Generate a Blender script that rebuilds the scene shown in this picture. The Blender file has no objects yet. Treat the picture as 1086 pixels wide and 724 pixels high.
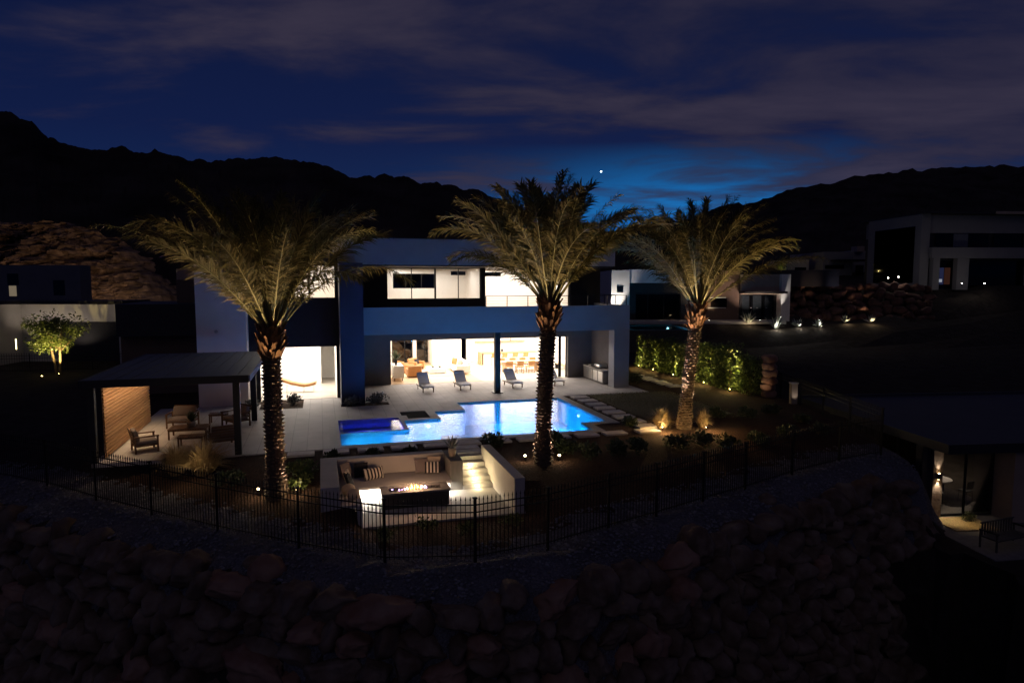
import bpy, bmesh, math, random
from mathutils import Vector, Matrix, noise as mnoise
R = math.radians
rnd = random.Random(7)
SC = bpy.context.scene
COL = SC.collection

# ------------------------------------------------------------------ frames
CAM_H, FPX, PITCH, YAW = 6.4, 710.0, math.atan(62 / 710.0), R(16)
CP, SP = math.cos(PITCH), math.sin(PITCH)
OX, OY = -7.6438, 41.836            # house corner: left jamb of the big garden opening
CY, SY = math.cos(YAW), math.sin(YAW)

def W(u, v, z=0.0):
    """house metres -> world"""
    return Vector((OX + u * CY - v * SY, OY + u * SY + v * CY, z))

def UV(x, y):
    a, b = x - OX, y - OY
    return (a * CY + b * SY, -a * SY + b * CY)

def _ray(px, py):
    dx, dz = (px - 543) / FPX, -(py - 362) / FPX
    return dx, CP + dz * SP, -SP + dz * CP

def AT(px, py, Y):
    """survey helper: a point of the survey photo at depth Y -> world"""
    r = _ray(px, py); t = Y / r[1]
    return Vector((r[0] * t, Y, CAM_H + r[2] * t))

def ON(px, py, z=0.0):
    r = _ray(px, py); t = (z - CAM_H) / r[2]
    return Vector((r[0] * t, r[1] * t, z))

# ------------------------------------------------------------------ mesh builder
_ICO = {}
def ico_data(sub):
    if sub not in _ICO:
        bm = bmesh.new(); bmesh.ops.create_icosphere(bm, subdivisions=sub, radius=1)
        bm.verts.ensure_lookup_table()
        _ICO[sub] = ([v.co.copy() for v in bm.verts], [[v.index for v in f.verts] for f in bm.faces]); bm.free()
    return _ICO[sub]

class MB:
    def __init__(s): s.v, s.f, s.m, s.cur = [], [], [], 0
    def _add(s, vs, fs):
        b = len(s.v); s.v.extend([tuple(q) for q in vs])
        for f in fs: s.f.append([b + i for i in f]); s.m.append(s.cur)
        return b
    def box(s, x0, x1, y0, y1, z0, z1):
        s._add([(x0,y0,z0),(x1,y0,z0),(x1,y1,z0),(x0,y1,z0),(x0,y0,z1),(x1,y0,z1),(x1,y1,z1),(x0,y1,z1)],
               [(0,3,2,1),(4,5,6,7),(0,1,5,4),(1,2,6,5),(2,3,7,6),(3,0,4,7)]); return s
    def obox(s, c, size, rot=(0,0,0)):
        M = Matrix.Translation(c) @ (Matrix.Rotation(rot[2],4,'Z') @ Matrix.Rotation(rot[1],4,'Y') @ Matrix.Rotation(rot[0],4,'X'))
        a,b,d = size[0]/2,size[1]/2,size[2]/2
        n=len(s.v); s.box(-a,a,-b,b,-d,d)
        for i in range(n,len(s.v)): s.v[i]=tuple(M@Vector(s.v[i]))
        return s
    def rbox(s, c, size, rot=(0,0,0), r=.04, seg=2):
        bm=bmesh.new(); bmesh.ops.create_cube(bm,size=1)
        for v in bm.verts: v.co=Vector((v.co.x*size[0],v.co.y*size[1],v.co.z*size[2]))
        bmesh.ops.bevel(bm,geom=bm.edges[:],offset=min(r,min(size)*.49),segments=seg,affect='EDGES',profile=.5)
        M = Matrix.Translation(c) @ (Matrix.Rotation(rot[2],4,'Z') @ Matrix.Rotation(rot[1],4,'Y') @ Matrix.Rotation(rot[0],4,'X'))
        bm.verts.index_update()
        s._add([M@v.co for v in bm.verts],[[v.index for v in f.verts] for f in bm.faces]); bm.free(); return s
    def quad(s,*p): s._add(p,[tuple(range(len(p)))]); return s
    def tube(s, pts, r, n=8, cap=True):
        pts=[Vector(p) for p in pts]; rs=r if isinstance(r,(list,tuple)) else [r]*len(pts)
        b=len(s.v); up=Vector((0,0,1)); vs=[]; fs=[]
        for i,p in enumerate(pts):
            t=(pts[min(i+1,len(pts)-1)]-pts[max(i-1,0)]).normalized()
            a=t.cross(up if abs(t.z)<.95 else Vector((1,0,0))).normalized(); c=t.cross(a)
            for k in range(n):
                th=2*math.pi*k/n; vs.append(p+(a*math.cos(th)+c*math.sin(th))*rs[i])
        for i in range(len(pts)-1):
            for k in range(n):
                k2=(k+1)%n; fs.append((i*n+k,i*n+k2,(i+1)*n+k2,(i+1)*n+k))
        if cap: fs.append(tuple(range(n))[::-1]); fs.append(tuple((len(pts)-1)*n+k for k in range(n)))
        s._add(vs,fs); return s
    def lathe(s, prof, n=16, c=(0,0,0)):
        vs=[]; fs=[]
        for (r,z) in prof:
            for k in range(n):
                th=2*math.pi*k/n; vs.append((c[0]+r*math.cos(th),c[1]+r*math.sin(th),c[2]+z))
        for i in range(len(prof)-1):
            for k in range(n):
                k2=(k+1)%n; fs.append((i*n+k,i*n+k2,(i+1)*n+k2,(i+1)*n+k))
        fs.append(tuple(range(n))[::-1]); fs.append(tuple((len(prof)-1)*n+k for k in range(n)))
        s._add(vs,fs); return s
    def rock(s, c, rad, sub=2, amp=.25, seed=0, rot=0, freq=1.2, flat=0, cuts=0):
        vs,fs=ico_data(sub); M=Matrix.Rotation(rot,3,'Z'); o=Vector((seed*3.17,seed*1.71,seed*.93)); out=[]
        rc=random.Random(seed*31+5); PLN=[(Vector((rc.gauss(0,1),rc.gauss(0,1),rc.gauss(0,1))).normalized(),rc.uniform(.55,.88)) for _ in range(cuts)]
        for p in vs:
            q=p.copy()
            for n_,d_ in PLN:
                e_=q.dot(n_)-d_
                if e_>0: q-=n_*e_*.94
            if flat:   # squarish, quarried-looking stones
                q=Vector([math.copysign(abs(a)**(1-flat),a) for a in q])
            q=q*(1+amp*mnoise.noise(p*freq+o)+amp*.45*mnoise.noise(p*freq*2.7+o))
            out.append(M@Vector((q.x*rad[0],q.y*rad[1],q.z*rad[2]))+Vector(c))
        s._add(out,fs); return s
    def leaf(s, p, d, up, L, w):
        """a folded two-quad leaf"""
        d=d.normalized(); a=d.cross(up)
        if a.length<1e-4: a=d.cross(Vector((1,.3,0)))
        a.normalize(); m=p+d*L*.5; t=p+d*L
        s._add([p,m+a*w,t,m-a*w],[(0,1,2,3)])
    def build(s, name, mat, parent=None, smooth=False, bevel=0, loc=None, rotz=0):
        me=bpy.data.meshes.new(name); me.from_pydata(s.v,[],s.f)
        for m in (mat if isinstance(mat,(list,tuple)) else [mat]): me.materials.append(m)
        if isinstance(mat,(list,tuple)) and len(mat)>1: me.polygons.foreach_set('material_index',s.m)
        if smooth: me.polygons.foreach_set('use_smooth',[True]*len(me.polygons))
        me.update()
        o=bpy.data.objects.new(name,me); COL.objects.link(o)
        if parent is not None: o.parent=parent
        if loc is not None: o.location=loc
        if rotz: o.rotation_euler[2]=rotz
        if bevel:
            b=o.modifiers.new('bevel','BEVEL'); b.width=bevel; b.segments=2; b.limit_method='ANGLE'
        return o

def tag(o,label=None,cat=None,group=None,kind=None):
    if label: o['label']=label
    if cat: o['category']=cat
    if group: o['group']=group
    if kind: o['kind']=kind
    return o
def E(name,label,cat,loc,rotz=0,group=None):
    o=bpy.data.objects.new(name,None); o.empty_display_size=.2; COL.objects.link(o)
    o.location=loc; o.rotation_euler[2]=rotz
    return tag(o,label,cat,group)
def HE(name,label,cat,u,v,z=0,rot=0,group=None): return E(name,label,cat,W(u,v,z),YAW+rot,group)
def copy_tree(o,parent=None):
    c=o.copy(); COL.objects.link(c)
    if parent is not None: c.parent=parent
    for ch in list(o.children): copy_tree(ch,c)
    return c
def dup(root,loc,rotz,label=None,group=None,scale=None):
    r=copy_tree(root); r.location=loc; r.rotation_euler[2]=rotz
    if label: r['label']=label
    if group: r['group']=group
    if scale: r.scale=(scale,)*3 if not isinstance(scale,tuple) else scale
    return r

# ------------------------------------------------------------------ materials
def _mat(name):
    m=bpy.data.materials.new(name); m.use_nodes=True; nt=m.node_tree
    return m,nt,nt.nodes['Principled BSDF']
def pbr(name,col,rough=.7,metal=0,var=.15,nscale=6,bump=.0,bscale=40,spec=.35,stretch=None,coat=0,col2=None):
    m,nt,p=_mat(name); N=nt.nodes; L=nt.links
    p.inputs['Roughness'].default_value=rough; p.inputs['Metallic'].default_value=metal
    p.inputs['Specular IOR Level'].default_value=spec
    tc=N.new('ShaderNodeTexCoord'); mp=N.new('ShaderNodeMapping'); L.new(tc.outputs['Object'],mp.inputs[0])
    if stretch: mp.inputs['Scale'].default_value=stretch
    nz=N.new('ShaderNodeTexNoise'); nz.inputs['Scale'].default_value=nscale; nz.inputs['Detail'].default_value=5
    L.new(mp.outputs[0],nz.inputs[0])
    cr=N.new('ShaderNodeValToRGB'); L.new(nz.outputs['Fac'],cr.inputs[0])
    c=Vector(col); c2=Vector(col2) if col2 else c*(1+var)
    cr.color_ramp.elements[0].position=.3; cr.color_ramp.elements[1].position=.72
    cr.color_ramp.elements[0].color=(*(c*(1-var)),1); cr.color_ramp.elements[1].color=(*c2,1)
    L.new(cr.outputs[0],p.inputs['Base Color'])
    if bump:
        b=N.new('ShaderNodeBump'); b.inputs['Strength'].default_value=bump; b.inputs['Distance'].default_value=.02
        n2=N.new('ShaderNodeTexNoise'); n2.inputs['Scale'].default_value=bscale; n2.inputs['Detail'].default_value=6
        L.new(mp.outputs[0],n2.inputs[0]); L.new(n2.outputs['Fac'],b.inputs['Height']); L.new(b.outputs[0],p.inputs['Normal'])
    return m
def emit(name,col,strength):
    m=bpy.data.materials.new(name); m.use_nodes=True; nt=m.node_tree; nt.nodes.clear()
    e=nt.nodes.new('ShaderNodeEmission'); o=nt.nodes.new('ShaderNodeOutputMaterial')
    e.inputs[0].default_value=(*col,1); e.inputs[1].default_value=strength; nt.links.new(e.outputs[0],o.inputs[0]); return m
def leafmat(name,ca,cb,trans=.35,rough=.5,gloss=.06):
    m=bpy.data.materials.new(name); m.use_nodes=True; nt=m.node_tree; N=nt.nodes; L=nt.links; N.clear()
    g=N.new('ShaderNodeNewGeometry'); cr=N.new('ShaderNodeValToRGB'); L.new(g.outputs['Random Per Island'],cr.inputs[0])
    cr.color_ramp.elements[0].color=(*ca,1); cr.color_ramp.elements[1].color=(*cb,1)
    d=N.new('ShaderNodeBsdfDiffuse'); t=N.new('ShaderNodeBsdfTranslucent'); gl=N.new('ShaderNodeBsdfGlossy')
    gl.inputs['Roughness'].default_value=rough
    for q in (d,t): L.new(cr.outputs[0],q.inputs[0])
    a=N.new('ShaderNodeMixShader'); a.inputs[0].default_value=trans; L.new(d.outputs[0],a.inputs[1]); L.new(t.outputs[0],a.inputs[2])
    b=N.new('ShaderNodeMixShader'); b.inputs[0].default_value=gloss; L.new(a.outputs[0],b.inputs[1]); L.new(gl.outputs[0],b.inputs[2])
    o=N.new('ShaderNodeOutputMaterial'); L.new(b.outputs[0],o.inputs[0]); return m
def glassmat(name,tint=(1,1,1),rough=.02,extra=.0,gcol=(1,1,1)):
    """thin pane: see-through with Fresnel reflections"""
    m=bpy.data.materials.new(name); m.use_nodes=True; nt=m.node_tree; N=nt.nodes; L=nt.links; N.clear()
    t=N.new('ShaderNodeBsdfTransparent'); t.inputs[0].default_value=(*tint,1)
    g=N.new('ShaderNodeBsdfGlossy'); g.inputs['Roughness'].default_value=rough; g.inputs[0].default_value=(*gcol,1)
    f=N.new('ShaderNodeFresnel'); f.inputs[0].default_value=1.45
    ad=N.new('ShaderNodeMath'); ad.inputs[1].default_value=extra; L.new(f.outputs[0],ad.inputs[0]); ad.use_clamp=True
    x=N.new('ShaderNodeMixShader'); L.new(ad.outputs[0],x.inputs[0]); L.new(t.outputs[0],x.inputs[1]); L.new(g.outputs[0],x.inputs[2])
    o=N.new('ShaderNodeOutputMaterial'); L.new(x.outputs[0],o.inputs[0]); return m
def watermat(name,tint,bump=.25,s1=3.2,s2=9):
    m=bpy.data.materials.new(name); m.use_nodes=True; nt=m.node_tree; N=nt.nodes; L=nt.links; N.clear()
    tc=N.new('ShaderNodeTexCoord'); mp=N.new('ShaderNodeMapping'); L.new(tc.outputs['Object'],mp.inputs[0])
    mp.inputs['Scale'].default_value=(.75,2.2,1)
    n1=N.new('ShaderNodeTexNoise'); n1.inputs['Scale'].default_value=s1; n1.inputs['Detail'].default_value=3; n1.inputs['Distortion'].default_value=.6
    n2=N.new('ShaderNodeTexNoise'); n2.inputs['Scale'].default_value=s2; n2.inputs['Detail'].default_value=2
    L.new(mp.outputs[0],n1.inputs[0]); L.new(mp.outputs[0],n2.inputs[0])
    ad=N.new('ShaderNodeMath'); ad.operation='MULTIPLY_ADD'; ad.inputs[1].default_value=.35
    L.new(n2.outputs['Fac'],ad.inputs[0]); L.new(n1.outputs['Fac'],ad.inputs[2])
    b=N.new('ShaderNodeBump'); b.inputs['Strength'].default_value=bump; b.inputs['Distance'].default_value=.06; L.new(ad.outputs[0],b.inputs['Height'])
    t=N.new('ShaderNodeBsdfTransparent'); t.inputs[0].default_value=(*tint,1)
    g=N.new('ShaderNodeBsdfGlossy'); g.inputs['Roughness'].default_value=.03; L.new(b.outputs[0],g.inputs['Normal'])
    f=N.new('ShaderNodeFresnel'); f.inputs[0].default_value=1.33; L.new(b.outputs[0],f.inputs['Normal'])
    x=N.new('ShaderNodeMixShader'); L.new(f.outputs[0],x.inputs[0]); L.new(t.outputs[0],x.inputs[1]); L.new(g.outputs[0],x.inputs[2])
    o=N.new('ShaderNodeOutputMaterial'); L.new(x.outputs[0],o.inputs[0]); return m
def tilemat(name,c1,c2,mortar,w=1.2,h=.6,rough=.55,rot=0,msize=.006,bump=.25):
    m,nt,p=_mat(name); N=nt.nodes; L=nt.links
    tc=N.new('ShaderNodeTexCoord'); mp=N.new('ShaderNodeMapping'); mp.inputs['Rotation'].default_value[2]=rot
    L.new(tc.outputs['Object'],mp.inputs[0])
    b=N.new('ShaderNodeTexBrick'); b.inputs['Scale'].default_value=1; b.inputs['Brick Width'].default_value=w; b.inputs['Row Height'].default_value=h
    b.inputs['Mortar Size'].default_value=msize; b.inputs['Color1'].default_value=(*c1,1); b.inputs['Color2'].default_value=(*c2,1); b.inputs['Mortar'].default_value=(*mortar,1)
    L.new(mp.outputs[0],b.inputs[0])
    nz=N.new('ShaderNodeTexNoise'); nz.inputs['Scale'].default_value=1.3; nz.inputs['Detail'].default_value=8; L.new(mp.outputs[0],nz.inputs[0])
    mx=N.new('ShaderNodeMix'); mx.data_type='RGBA'; mx.blend_type='MULTIPLY'; mx.inputs[0].default_value=.45
    cr=N.new('ShaderNodeValToRGB'); cr.color_ramp.elements[0].position=.3; cr.color_ramp.elements[0].color=(.6,.58,.56,1); cr.color_ramp.elements[1].position=.7
    L.new(nz.outputs['Fac'],cr.inputs[0]); L.new(b.outputs['Color'],mx.inputs[6]); L.new(cr.outputs[0],mx.inputs[7]); L.new(mx.outputs[2],p.inputs['Base Color'])
    p.inputs['Roughness'].default_value=rough; p.inputs['Specular IOR Level'].default_value=.3
    bp=N.new('ShaderNodeBump'); bp.inputs['Strength'].default_value=bump; bp.inputs['Distance'].default_value=.01; bp.invert=True
    L.new(b.outputs['Fac'],bp.inputs['Height']); L.new(bp.outputs[0],p.inputs['Normal']); return m
def woodmat(name,c1,c2,scale=(1,1,1),rough=.5):
    m,nt,p=_mat(name); N=nt.nodes; L=nt.links
    tc=N.new('ShaderNodeTexCoord'); mp=N.new('ShaderNodeMapping'); mp.inputs['Scale'].default_value=scale; L.new(tc.outputs['Object'],mp.inputs[0])
    nz=N.new('ShaderNodeTexNoise'); nz.inputs['Scale'].default_value=4; nz.inputs['Detail'].default_value=8; nz.inputs['Distortion'].default_value=.8; L.new(mp.outputs[0],nz.inputs[0])
    g=N.new('ShaderNodeNewGeometry'); ad=N.new('ShaderNodeMath'); ad.operation='MULTIPLY_ADD'; ad.inputs[1].default_value=.5; L.new(g.outputs['Random Per Island'],ad.inputs[0]); L.new(nz.outputs['Fac'],ad.inputs[2])
    cr=N.new('ShaderNodeValToRGB'); cr.color_ramp.elements[0].position=.35; cr.color_ramp.elements[1].position=1.0; cr.color_ramp.elements[0].color=(*c1,1); cr.color_ramp.elements[1].color=(*c2,1)
    L.new(ad.outputs[0],cr.inputs[0]); L.new(cr.outputs[0],p.inputs['Base Color']); p.inputs['Roughness'].default_value=rough; p.inputs['Specular IOR Level'].default_value=.3
    return m
def gravelmat(name,c1,c2,scale=22,bump=.9):
    m,nt,p=_mat(name); N=nt.nodes; L=nt.links
    tc=N.new('ShaderNodeTexCoord'); v=N.new('ShaderNodeTexVoronoi'); v.inputs['Scale'].default_value=scale; L.new(tc.outputs['Object'],v.inputs[0])
    cr=N.new('ShaderNodeValToRGB'); L.new(v.outputs['Color'],cr.inputs[0]); cr.color_ramp.elements[0].color=(*c1,1); cr.color_ramp.elements[1].color=(*c2,1)
    n=N.new('ShaderNodeTexNoise'); n.inputs['Scale'].default_value=.8; n.inputs['Detail'].default_value=6; L.new(tc.outputs['Object'],n.inputs[0])
    mx=N.new('ShaderNodeMix'); mx.data_type='RGBA'; mx.blend_type='MULTIPLY'; mx.inputs[0].default_value=.6; L.new(cr.outputs[0],mx.inputs[6]); L.new(n.outputs['Fac'],mx.inputs[7])
    L.new(mx.outputs[2],p.inputs['Base Color']); p.inputs['Roughness'].default_value=.95; p.inputs['Specular IOR Level'].default_value=.1
    b=N.new('ShaderNodeBump'); b.inputs['Strength'].default_value=bump; b.inputs['Distance'].default_value=.04; b.invert=True; L.new(v.outputs['Distance'],b.inputs['Height']); L.new(b.outputs[0],p.inputs['Normal'])
    return m

M={}
M['stucco']=pbr('white_stucco',(.31,.31,.32),.85,var=.05,nscale=1.5,bump=.25,bscale=60)
M['stucco_lilac']=pbr('pale_grey_stucco',(.74,.69,.68),.85,var=.05,nscale=1.2,bump=.2,bscale=60)
M['grey_stucco']=pbr('warm_grey_stucco',(.16,.145,.14),.85,var=.08,nscale=1.5,bump=.2,bscale=60)
M['roof_stucco']=pbr('grey_stucco',(.34,.31,.31),.85,var=.06,nscale=1.2,bump=.2,bscale=60)
M['navy']=pbr('navy_render',(.045,.05,.085),.6,var=.1,nscale=1,bump=.1)
M['charcoal']=pbr('charcoal_panel',(.022,.021,.025),.55,var=.15,nscale=1)
M['black_metal']=pbr('black_metal',(.012,.012,.014),.4,metal=.3,var=.1)
M['fence_metal']=pbr('black_fence_paint',(.008,.008,.009),.6,var=.1,spec=.2)
M['tan']=pbr('tan_stucco',(.33,.25,.19),.85,var=.08,nscale=1.5,bump=.2)
M['brown']=pbr('brown_stucco',(.13,.085,.065),.85,var=.08,nscale=1.5,bump=.2)
M['int_white']=pbr('interior_white_paint',(.85,.82,.77),.8,var=.02)
M['int_floor']=tilemat('pale_floor_tile',(.62,.57,.5),(.66,.6,.52),(.5,.45,.4),1.2,1.2,.35)
M['oak_floor']=woodmat('oak_floor',(.52,.34,.19),(.66,.46,.28),(1,8,1),.45)
M['oak']=woodmat('oak_veneer',(.42,.25,.12),(.55,.36,.19),(1,6,1),.45)
M['tan_leather']=pbr('tan_leather',(.42,.20,.07),.5,var=.12,nscale=8)
M['teak']=woodmat('teak',(.10,.055,.035),(.19,.11,.065),(2,12,2),.55)
M['slat']=woodmat('cedar_slats',(.34,.17,.07),(.62,.36,.18),(1,.6,10),.5)
M['fabric_grey']=pbr('grey_sling_fabric',(.74,.71,.71),.95,var=.04,nscale=60,bump=.2,bscale=300)
M['fabric_white']=pbr('white_fabric',(.78,.75,.7),.95,var=.05,nscale=30)
M['fabric_taupe']=pbr('taupe_cushion_fabric',(.22,.18,.17),.95,var=.08,nscale=40)
M['fabric_black']=pbr('black_cushion_fabric',(.02,.02,.025),.95,var=.2,nscale=40)
M['fabric_tan']=pbr('sand_cushion_fabric',(.5,.4,.3),.95,var=.08,nscale=40)
M['terrace']=tilemat('pale_terrace_tile',(.55,.51,.49),(.49,.46,.445),(.26,.24,.235),1.2,.6,.62,R(90),.008)
M['coping']=pbr('pool_coping',(.43,.4,.385),.6,var=.1,nscale=3,bump=.15)
M['stone_slab']=pbr('concrete_slab',(.62,.57,.54),.75,var=.14,nscale=4,bump=.3,bscale=30)
M['concrete']=pbr('board_concrete',(.42,.39,.36),.8,var=.1,nscale=3,bump=.25,bscale=25)
M['dark_stone']=pbr('dark_stone',(.06,.055,.05),.6,var=.3,nscale=5,bump=.3)
M['lounge_white']=pbr('lounge_plaster',(.50,.46,.42),.85,var=.06,nscale=2,bump=.2)
M['pool_plaster']=pbr('pool_plaster',(.55,.72,.82),.6,var=.08,nscale=6,bump=.1)
M['pool_tile']=tilemat('pool_waterline_tile',(.16,.3,.42),(.22,.38,.5),(.3,.34,.36),.15,.15,.3)
M['spa_plaster']=pbr('spa_plaster',(.45,.5,.75),.6,var=.08,nscale=6)
M['soil']=gravelmat('bark_mulch_soil',(.05,.03,.02),(.11,.065,.045),16,.9)
M['gravel']=gravelmat('grey_gravel',(.10,.10,.115),(.24,.235,.25),20,1)
M['dirt']=gravelmat('dark_dirt',(.035,.028,.022),(.06,.05,.04),2,.6)
M['lawn']=pbr('turf',(.13,.115,.06),.95,var=.3,nscale=7,bump=.6,bscale=50)
M['water']=watermat('pool_water_surface',(.70,.93,.97),.26,2.8,10)
M['spa_water']=watermat('spa_water_surface',(.6,.75,1),.1)
M['glass']=glassmat('clear_glass',(.96,.97,.97))
M['dark_glass']=glassmat('dark_glass',(.25,.27,.3),.05,.0,(.3,.3,.3))
M['trunk']=pbr('palm_trunk_bark',(.11,.075,.05),.9,var=.35,nscale=14,bump=.5,bscale=50)
M['boot']=pbr('palm_boot_fibre',(.19,.095,.04),.9,var=.4,nscale=10,bump=.5,bscale=60,stretch=(1,1,.3))
M['rachis']=pbr('palm_petiole',(.25,.23,.09),.6,var=.2,nscale=5)
M['frond']=leafmat('palm_leaflets',(.048,.046,.014),(.18,.15,.052),.2,.5,.025)
M['leaf']=leafmat('hedge_leaves',(.03,.055,.012),(.15,.18,.045),.28)
M['leaf_dark']=leafmat('shrub_leaves',(.03,.045,.02),(.075,.095,.04),.25)
M['leaf_grey']=leafmat('agave_leaves',(.22,.25,.22),(.36,.38,.33),.15)
M['leaf_sage']=leafmat('sage_leaves',(.11,.12,.12),(.2,.21,.2),.15)
M['grass_tan']=leafmat('feather_grass',(.34,.24,.11),(.55,.42,.22),.35)
M['grass_blade']=leafmat('turf_blades',(.09,.085,.035),(.2,.17,.08),.3)
M['bark']=pbr('tree_bark',(.2,.14,.09),.9,var=.3,nscale=12,bump=.4)
M['boulder']=pbr('sandstone_boulder',(.18,.098,.058),.95,var=.55,nscale=1.6,bump=1,bscale=14,col2=(.22,.17,.125))
M['boulder_red']=pbr('red_sandstone_boulder',(.26,.11,.065),.95,var=.4,nscale=1.3,bump=.8,bscale=9,col2=(.31,.2,.14))
M['cliff']=pbr('red_rock_face',(.13,.07,.042),.95,var=.65,nscale=.8,bump=1,bscale=4,col2=(.28,.19,.13))
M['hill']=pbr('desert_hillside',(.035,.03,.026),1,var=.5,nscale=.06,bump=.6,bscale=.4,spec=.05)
M['steel']=pbr('brushed_steel',(.55,.55,.55),.3,metal=1,var=.08,nscale=30)
M['lava']=pbr('lava_rock',(.05,.045,.045),.9,var=.5,nscale=20,bump=.6)
M['pot']=pbr('glazed_pot',(.3,.25,.19),.4,var=.15)
M['warm_lens']=emit('warm_lamp_lens',(1,.72,.38),38)
M['white_lens']=emit('white_lamp_lens',(1,.9,.75),38)
M['yellow_lens']=emit('yellow_lamp_lens',(1,.78,.25),30)
M['pool_lens']=emit('pool_lamp_lens',(.45,.85,1),9)
M['spa_lens']=emit('spa_lamp_lens',(.45,.5,1),30)
M['led']=emit('led_strip',(1,.93,.82),16)
M['star']=emit('evening_planet_light',(.75,.95,1),7)

# ------------------------------------------------------------------ lamps
def aim(o,d): o.rotation_euler=Vector(d).to_track_quat('-Z','Y').to_euler()
def lamp(kind,loc,power,col,d=(0,0,-1),size=.05,spot=60,blend=.6,sy=None,spread=None):
    l=bpy.data.lights.new('lamp_'+kind.lower(),kind); l.energy=power; l.color=col
    if kind=='AREA':
        l.shape='RECTANGLE'; l.size=size; l.size_y=sy or size
        if spread: l.spread=R(spread)
    else: l.shadow_soft_size=size
    if kind=='SPOT': l.spot_size=R(spot); l.spot_blend=blend
    o=bpy.data.objects.new(l.name,l); COL.objects.link(o); o.location=loc; aim(o,d); return o
WARM=(1,.74,.44); NEUT=(1,.925,.84); YEL=(1,.76,.27)

# ------------------------------------------------------------------ camera
cd=bpy.data.cameras.new('camera'); cam=bpy.data.objects.new('camera',cd); COL.objects.link(cam); SC.camera=cam
cam.location=(0,0,CAM_H); cam.rotation_euler=(R(90)-PITCH,0,0)
cd.sensor_fit='HORIZONTAL'; cd.sensor_width=36; cd.lens=36*FPX/1086; cd.clip_end=6000; cd.clip_start=.1

# ------------------------------------------------------------------ sky
wd=bpy.data.worlds.new('World'); SC.world=wd; wd.use_nodes=True; nt=wd.node_tree; N=nt.nodes; L=nt.links
bg=N['Background']
tc=N.new('ShaderNodeTexCoord'); sx=N.new('ShaderNodeSeparateXYZ'); L.new(tc.outputs['Generated'],sx.inputs[0])
def mth(op,a,b=None,clamp=False):
    n=N.new('ShaderNodeMath'); n.operation=op; n.use_clamp=clamp
    for i,q in enumerate((a,b)):
        if q is None: continue
        if isinstance(q,(int,float)): n.inputs[i].default_value=q
        else: L.new(q,n.inputs[i])
    return n.outputs[0]
sky=N.new('ShaderNodeTexSky'); sky.sky_type='NISHITA'; sky.sun_disc=False; sky.sun_elevation=R(-3); sky.sun_rotation=R(16)
# dusk gradient by elevation
er=N.new('ShaderNodeValToRGB'); L.new(sx.outputs['Z'],er.inputs[0]); ce=er.color_ramp
ce.elements[0].position=0; ce.elements[0].color=(.0050,.030,.115,1)
ce.elements[1].position=.60; ce.elements[1].color=(.003,.0045,.022,1)
for p_,c_ in ((.12,(.0044,.0165,.075,1)),(.2,(.0040,.0105,.056,1)),(.34,(.0036,.0080,.041,1))):
    e_=ce.elements.new(p_); e_.color=c_
# afterglow near the right horizon
az=R(14); gd=N.new('ShaderNodeVectorMath'); gd.operation='DOT_PRODUCT'; L.new(tc.outputs['Generated'],gd.inputs[0])
gd.inputs[1].default_value=(math.sin(az)*math.cos(R(6)),math.cos(az)*math.cos(R(6)),math.sin(R(6)))
gl=mth('POWER',mth('MAXIMUM',gd.outputs['Value'],0),42)
zl=mth('SUBTRACT',1,mth('MULTIPLY',mth('SUBTRACT',sx.outputs['Z'],.112),11.5),True)
gl=mth('MULTIPLY',gl,zl)
gc=N.new('ShaderNodeMix'); gc.data_type='RGBA'; gc.blend_type='ADD'; gc.inputs[0].default_value=1
gv=N.new('ShaderNodeVectorMath'); gv.operation='SCALE'; gv.inputs[0].default_value=(.002,.14,.40); L.new(gl,gv.inputs['Scale'])
L.new(er.outputs[0],gc.inputs[6]); L.new(gv.outputs[0],gc.inputs[7])
sk=N.new('ShaderNodeMix'); sk.data_type='RGBA'; sk.blend_type='ADD'; sk.inputs[0].default_value=.01; L.new(gc.outputs[2],sk.inputs[6]); L.new(sky.outputs[0],sk.inputs[7])
# clouds on a plane overhead
dv=mth('ADD',mth('MAXIMUM',sx.outputs['Z'],0),.10)
cx=N.new('ShaderNodeCombineXYZ'); L.new(mth('DIVIDE',sx.outputs['X'],dv),cx.inputs[0]); L.new(mth('DIVIDE',sx.outputs['Y'],dv),cx.inputs[1])
cn=N.new('ShaderNodeTexNoise'); cn.inputs['Scale'].default_value=1.25; cn.inputs['Detail'].default_value=7; cn.inputs['Roughness'].default_value=.56; cn.inputs['Distortion'].default_value=.35
mpn=N.new('ShaderNodeMapping'); mpn.inputs['Location'].default_value=(3.1,1.3,0); mpn.inputs['Scale'].default_value=(.75,1.15,1); L.new(cx.outputs[0],mpn.inputs[0]); L.new(mpn.outputs[0],cn.inputs[0])
bias=mth('ADD',mth('ADD',mth('MULTIPLY',sx.outputs['X'],.22),mth('MULTIPLY',sx.outputs['Z'],.42)),-.095)
cm=N.new('ShaderNodeMapRange'); cm.interpolation_type='SMOOTHSTEP'; L.new(mth('ADD',cn.outputs['Fac'],bias),cm.inputs[0])
cm.inputs[1].default_value=.40; cm.inputs[2].default_value=.64; cm.inputs[3].default_value=0; cm.inputs[4].default_value=.92
cc=N.new('ShaderNodeValToRGB'); L.new(cn.outputs['Fac'],cc.inputs[0])
cc.color_ramp.elements[0].position=.38; cc.color_ramp.elements[0].color=(.010,.0115,.035,1); cc.color_ramp.elements[1].position=.7; cc.color_ramp.elements[1].color=(.040,.033,.058,1)
mx=N.new('ShaderNodeMix'); mx.data_type='RGBA'; L.new(cm.outputs[0],mx.inputs[0]); L.new(sk.outputs[2],mx.inputs[6]); L.new(cc.outputs[0],mx.inputs[7])
L.new(mx.outputs[2],bg.inputs[0]); bg.inputs[1].default_value=1.0

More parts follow.
